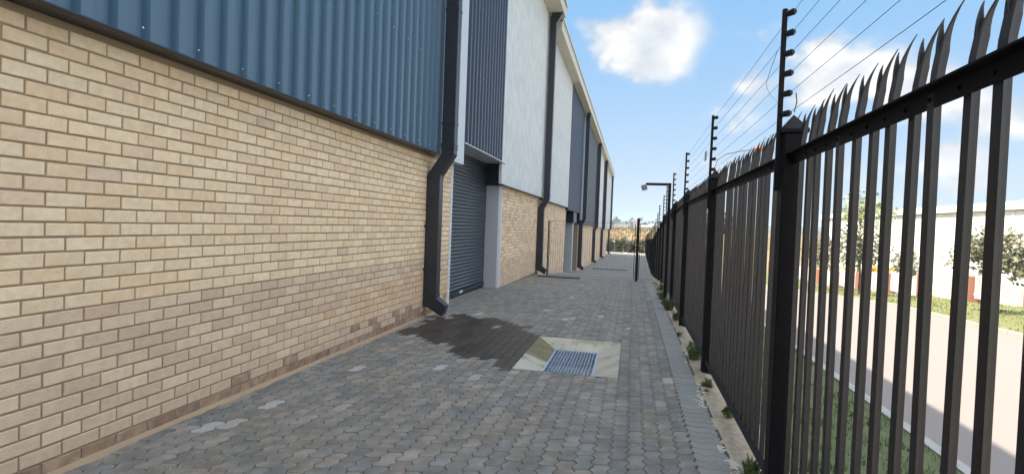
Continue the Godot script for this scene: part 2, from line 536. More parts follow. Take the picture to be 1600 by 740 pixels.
func materials() -> void:
	var grain := noise_tex(512, 0.09, 4, 0.90, 1.0, 1, 1.3)
	var mott := noise_tex(512, 0.012, 5, 0.86, 1.0, 2, 1.4)
	var speck := noise_tex(512, 0.22, 2, 0.84, 1.0, 7, 1.5)
	var blotch := noise_tex(1024, 0.006, 6, 0.78, 1.0, 33, 1.5)
	var soot := noise_tex(1024, 0.008, 6, 0.935, 1.0, 34, 1.4)
	M.grain = grain; M.mott = mott; M.speck = speck
	var cream := [[0.70, 0.575, 0.41], [0.67, 0.545, 0.385], [0.72, 0.60, 0.44], [0.66, 0.525, 0.36], [0.69, 0.58, 0.43], [0.64, 0.515, 0.37]]
	var pink := [[0.56, 0.445, 0.335], [0.585, 0.475, 0.355], [0.54, 0.425, 0.325], [0.61, 0.50, 0.375], [0.51, 0.395, 0.30]]
	var dark := [[0.34, 0.235, 0.17], [0.38, 0.27, 0.20], [0.30, 0.205, 0.15]]
	var rust := [[0.55, 0.40, 0.265], [0.59, 0.445, 0.305]]
	for gset in [["cream", cream], ["pink", pink], ["dark", dark], ["rust", rust]]:
		for i in gset[1].size():
			var c: Array = gset[1][i]
			var m := mat(lin(c[0] * 1.22, c[1] * 1.145, c[2] * 1.07), 0.9, 0.0, grain, 3.1 + i * 0.37, 0.35)
			m.albedo_texture = soot[0] if gset[0] != "dark" else blotch[0]
			m.uv1_scale = Vector3.ONE * (0.9 + 0.23 * i)
			m.uv1_offset = Vector3(0.13, 0.37, 0.71) * i
			m.normal_scale = 0.5
			M[gset[0] + str(i)] = m
	M.mortar = mat(lin(0.37, 0.285, 0.195), 0.95, 0.0, grain, 4.0, 0.6)
	var pv := [[0.27, 0.275, 0.275], [0.245, 0.255, 0.265], [0.29, 0.285, 0.275], [0.225, 0.235, 0.245], [0.28, 0.265, 0.25], [0.255, 0.26, 0.25], [0.31, 0.31, 0.305]]
	for i in pv.size():
		M["paver" + str(i)] = mat(lin(pv[i][0] * 0.95, pv[i][1] * 0.91, pv[i][2] * 0.845), 0.86, 0.0, speck, 0.55 + i * 0.03, 0.7)
		M["paver" + str(i)].albedo_texture = blotch[0]
		M["paver" + str(i)].normal_scale = 0.8
	M.pale0 = mat(lin(0.37, 0.37, 0.36), 0.85, 0.0, grain, 3.0, 0.4)
	M.pale1 = mat(lin(0.32, 0.32, 0.315), 0.85, 0.0, grain, 4.0, 0.4)
	M.edge0 = mat(lin(0.24, 0.245, 0.24), 0.86, 0.0, grain, 2.6, 0.4)
	M.edge1 = mat(lin(0.275, 0.285, 0.285), 0.86, 0.0, speck, 2.9, 0.4)
	M.edge2 = mat(lin(0.23, 0.24, 0.24), 0.86, 0.0, grain, 3.3, 0.4)
	M.wet0 = mat(lin(0.040, 0.031, 0.024), 0.45, 0.0, grain, 2.6, 0.5)
	M.wet1 = mat(lin(0.052, 0.041, 0.032), 0.5, 0.0, speck, 3.0, 0.5)
	M.wet2 = mat(lin(0.032, 0.025, 0.020), 0.42, 0.0, grain, 2.2, 0.5)
	M.joint = mat(lin(0.085, 0.08, 0.072), 0.95, 0.0, speck, 6.0, 0.6)
	M.far_paving = mat(lin(0.26, 0.26, 0.255), 0.88, 0.0, speck, 0.9, 0.3)
	M.sand = mat(lin(0.44, 0.33, 0.22), 0.95, 0.0, speck, 4.0, 0.9)
	M.soil = mat(lin(0.46, 0.385, 0.29), 0.95, 0.0, mott, 2.2, 1.0)
	M.lime = mat(lin(0.62, 0.60, 0.56), 0.9, 0.0, speck, 6.0, 0.8)
	M.blue = mat(lin(0.066, 0.132, 0.205), 0.32)
	M.navy = mat(lin(0.028, 0.046, 0.084), 0.36)
	M.slate = mat(lin(0.10, 0.125, 0.16), 0.45, 0.0, mott, 0.6)
	M.pipe = mat(lin(0.022, 0.028, 0.040), 0.38, 0.0, mott, 1.5)
	M.white = mat(lin(0.60, 0.635, 0.67), 0.5, 0.0, mott, 0.35)
	M.white.albedo_texture = noise_tex(256, 0.02, 4, 0.9, 1.0, 21)[0]
	M.gutter = mat(lin(0.62, 0.60, 0.55), 0.55, 0.0, mott, 0.5)
	M.gutter.albedo_texture = M.white.albedo_texture
	M.strip = mat(lin(0.50, 0.56, 0.62), 0.4, 0.0)
	M.plaster = mat(lin(0.50, 0.52, 0.55), 0.85, 0.0, grain, 1.6, 0.2)
	M.whiteedge = mat(lin(0.72, 0.72, 0.72), 0.7, 0.0, mott, 2.0)
	M.shutter = mat(lin(0.040, 0.052, 0.070), 0.30, 0.0, mott, 1.0)
	M.dim = mat(lin(0.035, 0.038, 0.045), 0.8)
	M.screw = mat(lin(0.60, 0.63, 0.66), 0.35, 0.6)
	M.steel = mat(lin(0.009, 0.0075, 0.0095), 0.6, 0.0, mott, 3.0)
	M.steel2 = mat(lin(0.010, 0.008, 0.010), 0.6, 0.0, mott, 2.6)
	M.palemetal = mat(lin(0.021, 0.016, 0.018), 0.48, 0.0, mott, 4.0, 0.1)
	for k in ["steel", "steel2"]: M[k].metallic_specular = 0.3
	M.wire = mat(lin(0.10, 0.10, 0.11), 0.4, 0.6)
	M.rubber = mat(lin(0.012, 0.012, 0.014), 0.6)
	M.galv = mat(lin(0.36, 0.47, 0.66), 0.42, 0.2, mott, 3.0)
	M.concrete = mat(Color.WHITE, 0.9, 0.0, grain, 3.0, 0.4)
	M.concrete.vertex_color_use_as_albedo = true
	M.asphalt = mat(lin(0.30, 0.265, 0.25), 0.92, 0.0, speck, 2.0, 0.6)
	M.kerb = mat(lin(0.42, 0.41, 0.39), 0.9, 0.0, grain, 2.0, 0.4)
	M.turf = mat(lin(0.12, 0.145, 0.06), 0.95, 0.0, mott, 1.4, 0.8)
	M.turf_far = mat(lin(0.20, 0.21, 0.085), 0.95, 0.0, mott, 0.9, 0.8)
	M.leaf = mat(Color.WHITE, 0.6)
	M.leaf.vertex_color_use_as_albedo = true
	M.leaf.backlight_enabled = true
	M.leaf.backlight = Color(0.12, 0.14, 0.05)
	M.bark = mat(lin(0.11, 0.085, 0.06), 0.95, 0.0, speck, 6.0, 0.8)
	M.earth = mat(Color.WHITE, 0.95, 0.0, mott, 0.05, 0.5)
	M.earth.vertex_color_use_as_albedo = true
	M.facade = mat(lin(0.78, 0.77, 0.74), 0.7, 0.0, M.mott, 0.15)
	M.facade.albedo_texture = M.white.albedo_texture
	M.facade_trim = mat(lin(0.80, 0.79, 0.77), 0.6)
	M.red = mat(lin(0.40, 0.17, 0.12), 0.85, 0.0, grain, 3.0, 0.3)
	M.yellow = mat(lin(0.70, 0.42, 0.05), 0.5, 0.0, mott, 1.0)
	M.grey = mat(lin(0.30, 0.31, 0.33), 0.6, 0.0, mott, 1.0)
	M.orange = mat(lin(0.85, 0.16, 0.03), 0.4)
	M.lampgrey = mat(lin(0.20, 0.20, 0.21), 0.5, 0.3)
	M.lens = mat(lin(0.55, 0.56, 0.56), 0.2)
	M.house = mat(lin(0.42, 0.37, 0.31), 0.9)
	M.house2 = mat(lin(0.50, 0.48, 0.44), 0.9)
	M.roof = mat(lin(0.19, 0.15, 0.13), 0.9)
	M.stone = mat(lin(0.50, 0.47, 0.42), 0.9, 0.0, speck, 9.0, 0.6)

# ------------------------------------------------------------------ setting
func ground() -> void:
	# one sheet that reaches the horizon
	var xs := frange(-60.0, 80.0, 6.0)
	for k in 18:
		var e := pow(float(k + 1) / 18.0, 2.0) * 2600.0
		xs.append(80.0 + e); xs.push_front(-60.0 - e)
	var ds := frange(-60.0, 240.0, 4.0)
	for k in 26:
		ds.append(240.0 + pow(float(k + 1) / 26.0, 1.8) * 3200.0)
	for k in 8:
		ds.push_front(-60.0 - pow(float(k + 1) / 8.0, 2.0) * 2600.0)
	var s := SurfaceTool.new()
	s.begin(Mesh.PRIMITIVE_TRIANGLES)
	for d in ds:
		for x in xs:
			var q := terrain(x, d)
			s.set_color(q[1])
			s.add_vertex(V(x, q[0], d))
	var nx := xs.size()
	for j in ds.size() - 1:
		for i in nx - 1:
			var a := j * nx + i
			var b := a + nx
			s.add_index(a); s.add_index(b); s.add_index(b + 1)
			s.add_index(a); s.add_index(b + 1); s.add_index(a + 1)
	s.generate_normals()
	struct("ground", s.commit(), M.earth)

func terrain(x: float, d: float) -> Array:
	var y := street(d) - 0.16
	var c := Color(0.22, 0.17, 0.10)
	var nz := fine.get_noise_2d(x * 0.5, d * 0.5)
	if d > 96.0:
		# a dry bank beyond the end fence, the valley behind it and the hill across
		var bank := smoothstep(98.0, 134.0, d) * (1.0 - smoothstep(146.0, 230.0, d))
		y = lerpf(y, -3.0 + 4.3 * bank - 9.0 * smoothstep(150.0, 320.0, d) + 31.0 * smoothstep(420.0, 900.0, d) * (0.8 + 0.35 * fine.get_noise_2d(x * 0.045, 7.0)), smoothstep(96.0, 104.0, d)) + nz * 0.25 * bank
		c = Color(0.27, 0.19, 0.105) if nz < 0.12 else Color(0.20, 0.16, 0.08)
		if d > 170.0:
			c = Color(0.07, 0.085, 0.05).lerp(Color(0.17, 0.145, 0.10), smoothstep(-0.15, 0.3, fine.get_noise_2d(x * 0.12, d * 0.12)))
		if d > 950.0:
			c = Color(0.10, 0.11, 0.08)
			y += 16.0 * smoothstep(1000.0, 2200.0, d) * (0.6 + 0.9 * fine.get_noise_2d(x * 0.012, 90.0))
	elif x > 11.0:
		c = Color(0.24, 0.23, 0.12)
	return [y, c]

const PITX0 := -1.193
const PITX1 := -0.083
const PITD0 := 5.696
const PITD1 := 7.472
const WET := [[-3.0, 7.0], [-3.12, 8.05], [-2.75, 8.62], [-2.09, 8.66], [-1.52, 7.9], [-1.1, 7.55], [-1.1, 5.72], [-1.48, 5.9], [-1.86, 6.1], [-2.15, 6.45], [-2.59, 6.67]]

func paver_mesh(k: int) -> ArrayMesh:
	var a := 0.0135
	var b := 0.0085
	var w := 0.0555
	var l := 0.111
	var o := PackedVector2Array([Vector2(-w, -l), Vector2(-w * 0.5, -l + b), Vector2(w * 0.5, -l - b), Vector2(w, -l),
		Vector2(w + a, -l * 0.75), Vector2(w - a, -l * 0.25), Vector2(w + a, l * 0.25), Vector2(w - a, l * 0.75),
		Vector2(w, l), Vector2(w * 0.5, l - b), Vector2(-w * 0.5, l + b), Vector2(-w, l),
		Vector2(-w - a, l * 0.75), Vector2(-w + a, l * 0.25), Vector2(-w - a, -l * 0.25), Vector2(-w + a, -l * 0.75)])
	rng.seed = 300 + k
	var gap := 0.0021
	var rim := PackedVector2Array()
	var top := PackedVector2Array()
	var n := o.size()
	for i in n:
		var t0 := (o[i] - o[(i + n - 1) % n]).normalized()
		var t1 := (o[(i + 1) % n] - o[i]).normalized()
		var nn := (Vector2(-t0.y, t0.x) + Vector2(-t1.y, t1.x)).normalized()
		rim.append(o[i] + nn * (gap + rng.randf_range(0.0, 0.0012)))
		top.append(o[i] + nn * (gap + 0.0042))
	var s := sb()
	var idx := Geometry2D.triangulate_polygon(top)
	for i in range(0, idx.size(), 3):
		var p := top[idx[i]]; var q := top[idx[i + 1]]; var r := top[idx[i + 2]]
		var A := Vector3(p.x, 0, p.y); var B := Vector3(q.x, 0, q.y); var C := Vector3(r.x, 0, r.y)
		if (B - A).cross(C - A).y > 0.0: tri(s, A, C, B)
		else: tri(s, A, B, C)
	for i in n:
		var j := (i + 1) % n
		var ta := Vector3(top[i].x, 0, top[i].y); var tb := Vector3(top[j].x, 0, top[j].y)
		var ra := Vector3(rim[i].x, -0.004, rim[i].y); var rb := Vector3(rim[j].x, -0.004, rim[j].y)
		quad(s, ta, tb, rb, ra)
		quad(s, ra, rb, Vector3(rb.x, -0.016, rb.z), Vector3(ra.x, -0.016, ra.z))
	return done(s)

func pavement() -> void:
	var s := sb()
	# bedding that shows in the joints, open round the drain
	box(s, -3.3, 0.72, -0.12, -0.011, -2.0, PITD0 + 0.02)
	box(s, -3.3, PITX0 + 0.02, -0.12, -0.011, PITD0 + 0.02, PITD1 - 0.02)
	box(s, PITX1 - 0.02, 0.72, -0.12, -0.011, PITD0 + 0.02, PITD1 - 0.02)
	box(s, -4.2, 0.72, -0.12, -0.011, PITD1 - 0.02, 9.0)
	var base := struct("pavement", done(s), M.joint)
	mi("bedding", strip(func(_d): return -4.2, func(d): return fence_x(d) - 0.14, func(d): return g(d) - 0.011, func(d): return g(d) - 0.011, frange(9.0, 18.6, 0.4)), M.joint, base)
	mi("lower_paving", strip(func(_d): return -4.4, func(d): return fence_x(d) - 0.2, func(d): return g(d) - 0.004, func(d): return g(d) - 0.004, frange(18.58, 93.0, 1.0)), M.far_paving, base)
	var meshes := []
	for k in 4: meshes.append(paver_mesh(k))
	rng.seed = 77
	var list := []
	var wetp := PackedVector2Array()
	for q in WET: wetp.append(Vector2(q[0], q[1]))
	var tone := FastNoiseLite.new(); tone.seed = 8; tone.frequency = 0.35
	for col in range(-9, 33):
		var x := -3.19 + (col + 0.5) * 0.111
		var d := -1.188 + (0.111 if col % 2 != 0 else 0.0)
		while d < 18.5:
			var dc := d + 0.111
			var half := 0
			if col < 0 and (dc < 9.2 or dc > 13.1 or x < -3.58):
				d += 0.222
				continue
			if x > PITX0 and x < PITX1 and dc > PITD0 - 0.05 and dc < PITD1 + 0.05:
				if absf(dc - PITD0) < 0.06: half = -1
				elif absf(dc - PITD1) < 0.06: half = 1
				else:
					d += 0.222
					continue
			var y := g(dc) + rng.randf_range(-0.0022, 0.0014) + 0.004 * fine.get_noise_2d(x * 9.0, dc * 9.0)
			var bs := Basis.from_euler(Vector3(rng.randf_range(-0.006, 0.006), (PI if rng.randf() < 0.5 else 0.0), rng.randf_range(-0.008, 0.008)))
			if dc > 9.0: bs = Basis(Vector3.RIGHT, atan((g(dc + 0.1) - g(dc - 0.1)) / 0.2)) * bs
			var p := V(x, y, dc)
			if half != 0:
				bs = bs * Basis.from_scale(Vector3(1, 1, 0.5))
				p = V(x, y, dc + half * 0.0555)
			var t := tone.get_noise_2d(x, dc)
			var m := "paver" + str(clampi(int(3.0 + t * 4.0 + rng.randf_range(-2.0, 2.0)), 0, 6))
			var r := rng.randf()
			if r < 0.002 + (0.045 if dc > 4.2 and dc < 6.2 and x > -2.6 else 0.012) * smoothstep(0.0, 0.4, fine.get_noise_2d(x * 14.0 + 90.0, dc * 14.0)): m = "pale" + str(rng.randi() % 2)
			if Geometry2D.is_point_in_polygon(Vector2(x + rng.randf_range(-0.09, 0.09) + 0.2 * fine.get_noise_2d(x * 30.0, dc * 30.0), dc + rng.randf_range(-0.12, 0.12) + 0.45 * fine.get_noise_2d(x * 22.0 + 50.0, dc * 22.0)), wetp) and rng.randf() > 0.02:
				m = "wet" + str(rng.randi() % 3)
			list.append({"xf": Transform3D(bs, p), "k": rng.randi() % 4, "m": m})
			d += 0.222
	# header course along the fence side
	var dd := -1.1
	while dd < 18.5:
		var bs := Basis(Vector3.UP, PI * 0.5) * Basis.from_euler(Vector3(rng.randf_range(-0.006, 0.006), 0, rng.randf_range(-0.006, 0.006)))
		list.append({"xf": Transform3D(bs, V(0.473 + 0.113, g(dd) + rng.randf_range(-0.0015, 0.001), dd)), "k": rng.randi() % 4, "m": "edge" + str(rng.randi() % 3)})
		dd += 0.111
	var sp := nearest_first(list, 300)
	for e in sp[0]: mi("paver", meshes[e.k], M[e.m], base, e.xf)
	stuff(mi("pavers", joined(sp[1], meshes), null, base))
	# sand washed against the foot of the wall
	s = SurfaceTool.new(); s.begin(Mesh.PRIMITIVE_TRIANGLES); s.set_smooth_group(0)
	var n := 120
	for i in n:
		var d0 := -1.5 + 10.7 * i / n
		var d1 := -1.5 + 10.7 * (i + 1) / n
		var w0 := 0.05 + 0.035 * fine.get_noise_1d(d0 * 60.0) + 0.02
		var w1 := 0.05 + 0.035 * fine.get_noise_1d(d1 * 60.0) + 0.02
		quad(s, V(-3.22, 0.020, d0), V(-3.22, 0.020, d1), V(-3.205 + w1, -0.006, d1), V(-3.205 + w0, -0.006, d0))
	stuff(mi("washed_sand", done(s), M.sand, base))
	s = sb()
	for i in 900:
		var d := 2.2 + pow(rng.randf(), 1.4) * 9.0
		var x := rng.randf_range(-3.1, 0.7)
		if rng.randf() < 0.5: x = 0.68 - absf(rng.randfn()) * 0.25
		if x < PITX1 + 0.05 and x > PITX0 - 0.05 and d > PITD0 - 0.05 and d < PITD1 + 0.05: continue
		pebble(s, V(x, 0.003, d), rng.randf_range(0.0025, 0.007))
	stuff(mi("grit", done(s), M.stone, base))
	# bare soil between paving and fence
	var so := struct("soil_strip", strip(func(d): return 0.69 + 0.0 * d, func(d): return fence_x(d) + 0.22, func(d): return g(d) - 0.02, func(d): return g(d) - 0.015, frange(-2.0, 93.0, 0.12), 8, 0.05), M.soil)
	s = sb()
	for i in 260:
		var d := 1.5 + pow(rng.randf(), 1.6) * 16.0
		var x := rng.randf_range(0.70, fence_x(d) + 0.1)
		pebble(s, V(x, g(d) - 0.006, d), rng.randf_range(0.004, 0.014))
	stuff(mi("pebbles", done(s), M.stone, so))
	# crumbs of lime mortar along the paving edge
	s = sb()
	for i in 420:
		var d := 3.2 + absf(rng.randfn()) * 1.6
		if fine.get_noise_1d(d * 25.0) < -0.05: continue
		var x := 0.69 + 0.03 * sin(d * 7.0) + rng.randfn() * 0.016
		pebble(s, V(x, g(d) + 0.001, d), rng.randf_range(0.006, 0.02), 0.35)
	stuff(mi("lime_crumbs", done(s), M.lime, so))

func pebble(s: SurfaceTool, c: Vector3, r: float, flat := 0.7) -> void:
	var a := rng.randf() * TAU
	var ring := []
	for k in 5:
		var t := a + TAU * k / 5
		ring.append(c + Vector3(cos(t) * r * rng.randf_range(0.7, 1.2), -r * 0.2, sin(t) * r * rng.randf_range(0.7, 1.2)))
	var top := c + Vector3(rng.randf_range(-0.3, 0.3) * r, r * flat, rng.randf_range(-0.3, 0.3) * r)
	for k in 5: tri(s, ring[k], top, ring[(k + 1) % 5])

# ------------------------------------------------------------------ near warehouse
const XW := -3.205
const XC := -3.09
func near_warehouse() -> void:
	var t := thing("warehouse", "nearest warehouse with yellow face brick below blue and white steel cladding and roller shutter", "warehouse")
	var bm := []
	for k in 4: bm.append(brick_mesh(k, BL))
	rng.seed = 51
	var pick := func(c: int, d: float) -> String:
		if c == 0: return "dark" + str(rng.randi() % 3)
		var splash := 1.4 + 1.6 * smoothstep(4.4, 7.4, d) + 1.1 * fine.get_noise_1d(d * 22.0)
		if c < splash: return "dark1" if rng.randf() < 0.3 else "pink4"
		if c < 8 and rng.randf() < 0.75 * smoothstep(4.6, 7.2, d): return "rust" + str(rng.randi() % 2)
		if c < 11: return "pink" + str(rng.randi() % 5)
		if rng.randf() < 0.012: return "pink" + str(rng.randi() % 5)
		return "cream" + str(rng.randi() % 6)
	var list := lay_bricks(XW, 0.0, 2.62, -1.5, 9.38, pick)
	var s := sb()
	box(s, -3.45, XW - 0.009, -0.3, 2.66, -8.0, 9.381)
	var wall := mi("brick_wall", done(s), M.mortar, t)
	var sp := nearest_first(list, 300)
	for e in sp[0]: mi("brick", bm[e.k], M[e.m], wall, e.xf)
	stuff(mi("brickwork", joined(sp[1], bm), null, wall))
	rng.seed = 52
	var pick2 := func(c: int, _d: float) -> String:
		if c == 0: return "dark" + str(rng.randi() % 3)
		if c < 3 and rng.randf() < 0.4: return "pink4"
		if c < 9: return "pink" + str(rng.randi() % 5)
		return ("pink" + str(rng.randi() % 5)) if rng.randf() < 0.45 else ("cream" + str(rng.randi() % 6))
	list = lay_bricks(XW, -0.17, 2.5, 13.34, 18.9, pick2)
	var wall2 := mi("brick_wall", boxmesh(-3.45, XW - 0.009, -0.6, 2.55, 13.34, 18.9), M.mortar, t)
	stuff(mi("brickwork", joined(list, bm), null, wall2))
	# body of the building behind the skin
	s = sb()
	box(s, -16.0, XC - 0.05, 3.02, 8.9, -8.0, 19.1)
	box(s, -16.0, XC - 0.05, 2.661, 3.02, -8.0, 9.38)
	box(s, -16.0, XC - 0.05, 2.551, 3.02, 13.2, 19.1)
	box(s, -16.0, -3.451, -0.5, 2.661, -8.0, 9.2)
	box(s, -16.0, -3.60, -0.5, 3.02, 9.2, 13.2)
	box(s, -16.0, -3.451, -0.5, 2.551, 13.2, 19.1)
	mi("building_core", done(s), M.dim, t)
	# cladding
	var c1 := mi("blue_cladding", sheet(XC, 2.605, 8.9, -8.0, 8.55), M.blue, t)
	mi("drip_flashing", boxmesh(XW - 0.02, XC + 0.054, 2.589, 2.604, -8.0, 8.55, 0.004), M.pipe, c1)
	mi("end_flashing", boxmesh(XC - 0.04, XC + 0.05, 2.605, 8.9, 8.42, 8.56, 0.005), M.blue, c1)
	screws(c1, XC + 0.05, -2.071, 8.3, [2.67, 3.95, 5.3], 0.45, M.screw)
	var c2 := mi("navy_cladding", sheet(XC, 2.985, 8.9, 9.62, 12.62), M.navy, t)
	mi("drip_flashing", boxmesh(XW - 0.32, XC + 0.055, 2.96, 2.983, 9.62, 12.9, 0.004), M.strip, c2)
	screws(c2, XC + 0.05, 9.79, 12.6, [3.1, 4.4, 5.7], 0.225, M.screw)
	mi("corner_flashing", boxmesh(XC - 0.05, XC + 0.03, 2.57, 8.9, 8.9, 9.64, 0.006), M.strip, c2)
	var c3 := mi("white_cladding", sheet(XC, 2.47, 8.9, 12.85, 18.9, 0.2, 0.012), M.white, t)
	mi("drip_flashing", boxmesh(XW - 0.02, XC + 0.03, 2.45, 2.469, 12.9, 19.0, 0.004), M.pipe, c3)
	mi("corner_flashing", boxmesh(XC - 0.05, XC + 0.022, 2.47, 8.9, 12.64, 12.87, 0.005), M.white, c3)
	# doorway: shutter slats, piers, bulkhead
	var sh := mi("roller_shutter", boxmesh(-3.595, -3.54, 0.0, 3.0, 9.3, 13.3), M.dim, t)
	s = sb()
	var pr := []
	for i in 6:
		var a := PI * i / 5.0
		pr.append(Vector2(0.018 * sin(a), -0.0365 + 0.073 * i / 5.0))
	for i in 5:
		quad(s, Vector3(pr[i].x, pr[i].y, 1.95), Vector3(pr[i + 1].x, pr[i + 1].y, 1.95), Vector3(pr[i + 1].x, pr[i + 1].y, -1.95), Vector3(pr[i].x, pr[i].y, -1.95))
	quad(s, Vector3(0, 0.0365, 1.95), Vector3(0, 0.0365, -1.95), Vector3(-0.004, 0.039, -1.95), Vector3(-0.004, 0.039, 1.95))
	var slat := done(s)
	for i in 39: mi("slat", slat, M.shutter, sh, Transform3D(Basis.IDENTITY, V(-3.537, 0.13 + i * 0.075, 11.3)))
	mi("bottom_bar", boxmesh(-3.54, -3.505, 0.004, 0.09, 9.34, 13.26, 0.004), M.pipe, sh)
	mi("lock_plate", boxmesh(-3.504, -3.495, 0.03, 0.08, 11.05, 11.25, 0.002), M.whiteedge, sh)
	mi("door_jamb", boxmesh(-3.53, XW + 0.004, -0.1, 2.66, 9.383, 9.50, 0.006), M.whiteedge, t)
	mi("door_pier", boxmesh(-3.53, XW + 0.004, -0.3, 2.45, 13.0, 13.337, 0.006), M.plaster, t)
	mi("corner_bead", boxmesh(XW + 0.0041, XW + 0.012, -0.1, 2.449, 13.22, 13.336), M.whiteedge, t)
	mi("bulkhead", boxmesh(-3.53, XC - 0.06, 2.455, 2.955, 12.92, 13.16, 0.004), M.pipe, t)
	# eaves
	var gt := mi("gutter", boxmesh(XC - 0.1, -2.56, 8.72, 8.98, -8.0, 19.15, 0.01), M.gutter, t)
	mi("gutter_lip", boxmesh(-2.575, -2.545, 8.95, 9.02, -8.0, 19.16, 0.005), M.gutter, gt)
	s = sb()
	hexa(s, [V(-16.0, 10.2, 19.2), V(-2.50, 9.06, 19.2), V(-2.50, 9.06, -8.2), V(-16.0, 10.2, -8.2), V(-16.0, 10.28, 19.2), V(-2.50, 9.12, 19.2), V(-2.50, 9.12, -8.2), V(-16.0, 10.28, -8.2)])
	mi("roof", done(s), M.gutter, t)
	s = sb()
	hexa(s, [V(-16.0, 8.9, 19.1), V(-2.96, 8.9, 19.1), V(-2.96, 8.9, -8.0), V(-16.0, 8.9, -8.0), V(-16.0, 10.19, 19.1), V(-2.96, 9.08, 19.1), V(-2.96, 9.08, -8.0), V(-16.0, 10.19, -8.0)])
	mi("roof_core", done(s), M.dim, t)
	downpipe(t, 8.2, XW, XC + 0.11, 2.60, 8.6, -2.56)
	downpipe(t, 18.6, XW, XC + 0.07, 2.45, 8.6, -2.56, 0.19, 0.2)

# ------------------------------------------------------------------ far warehouse
func far_warehouse() -> void:
	var t := thing("warehouse", "second warehouse unit farther down the slope with lower eaves and white, navy and grey cladding", "warehouse")
	var bm := []
	for k in 4: bm.append(brick_mesh(k, BL))
	rng.seed = 61
	var pick := func(c: int, _d: float) -> String:
		if c < 6: return "pink" + str(rng.randi() % 5)
		return ("pink" + str(rng.randi() % 5)) if rng.randf() < 0.5 else ("cream" + str(rng.randi() % 6))
	for q in [[19.2, 26.6, -0.85, 2.40], [33.2, 46.0, -1.55, 1.62], [47.0, 57.0, -1.75, 1.5], [58.6, 72.0, -2.1, 1.4]]:
		var w := mi("brick_wall", boxmesh(-3.45, XW - 0.009, q[2] - 0.4, q[3] + 0.02, q[0], q[1]), M.mortar, t)
		if q[0] < 50.0: stuff(mi("brickwork", joined(lay_bricks(XW, q[2], q[3], q[0], q[1], pick), bm), null, w))
		else: w.material_override = M.pink1
	var s := sb()
	box(s, -16.0, XC - 0.05, 2.45, 8.4, 19.2, 76.0)
	box(s, -16.0, XC - 0.05, 1.65, 2.45, 33.5, 76.0)
	box(s, -16.0, -3.451, -3.0, 2.42, 19.2, 27.0)
	box(s, -16.0, -3.9, -3.0, 2.45, 27.0, 33.0)
	box(s, -16.0, -3.451, -3.0, 1.65, 33.0, 76.0)
	mi("building_core", done(s), M.dim, t)
	for q in [[19.8, 26.4, 2.42, "white"], [26.4, 32.6, 2.32, "navy"], [35.0, 45.4, 1.62, "slate"], [46.4, 49.4, 1.55, "navy"], [49.4, 56.6, 1.5, "white"], [58.4, 62.0, 1.45, "navy"], [62.0, 73.0, 1.4, "white"]]:
		var c := mi(q[3] + "_cladding", sheet(XC, q[2], 8.35, q[0], q[1], 0.2, 0.016 if q[3] == "white" else 0.03), M[q[3]], t)
		mi("drip_flashing", boxmesh(XW - 0.02, XC + 0.035, q[2] - 0.02, q[2] - 0.001, q[0], q[1], 0.004), M.pipe, c)
	mi("navy_cladding", boxmesh(XC - 0.05, XC + 0.01, 1.9, 8.35, 32.6, 35.0), M.navy, t)
	mi("door_frame", boxmesh(-3.88, XW, -1.3, 2.4, 26.6, 26.9, 0.01), M.pipe, t)
	mi("roller_shutter", boxmesh(-3.9, -3.85, -1.3, 2.3, 26.9, 32.0), M.shutter, t)
	mi("door_pier", boxmesh(-3.85, XW - 0.01, -1.5, 1.7, 30.2, 30.7, 0.01), M.plaster, t)
	mi("bulkhead", boxmesh(-3.85, XC - 0.06, 1.705, 2.29, 29.9, 31.6, 0.01), M.pipe, t)
	var gt := mi("gutter", boxmesh(XC - 0.1, -2.70, 8.36, 8.66, 19.3, 76.2, 0.01), M.gutter, t)
	mi("gutter_lip", boxmesh(-2.715, -2.685, 8.64, 8.72, 19.3, 76.2, 0.005), M.gutter, gt)
	s = sb()
	hexa(s, [V(-16.0, 9.9, 76.4), V(-2.66, 8.76, 76.4), V(-2.66, 8.76, 19.25), V(-16.0, 9.9, 19.25), V(-16.0, 9.98, 76.4), V(-2.66, 8.82, 76.4), V(-2.66, 8.82, 19.25), V(-16.0, 9.98, 19.25)])
	mi("roof", done(s), M.gutter, t)
	for q in [[19.35, 2.4], [33.4, 2.0], [45.5, 1.6], [57.4, 1.5], [75.0, 1.45]]:
		if q[0] > 20.0: downpipe(t, q[0], XW, XC + 0.09, q[1], 8.25, -2.70, 0.22, 0.22)
	mi("corner_flashing", boxmesh(XC - 0.05, XC + 0.03, 1.4, 8.35, 73.0, 76.0), M.white, t)
	mi("corner_flashing", boxmesh(XC - 0.05, XC + 0.022, 2.40, 8.35, 19.25, 19.62), M.white, t)

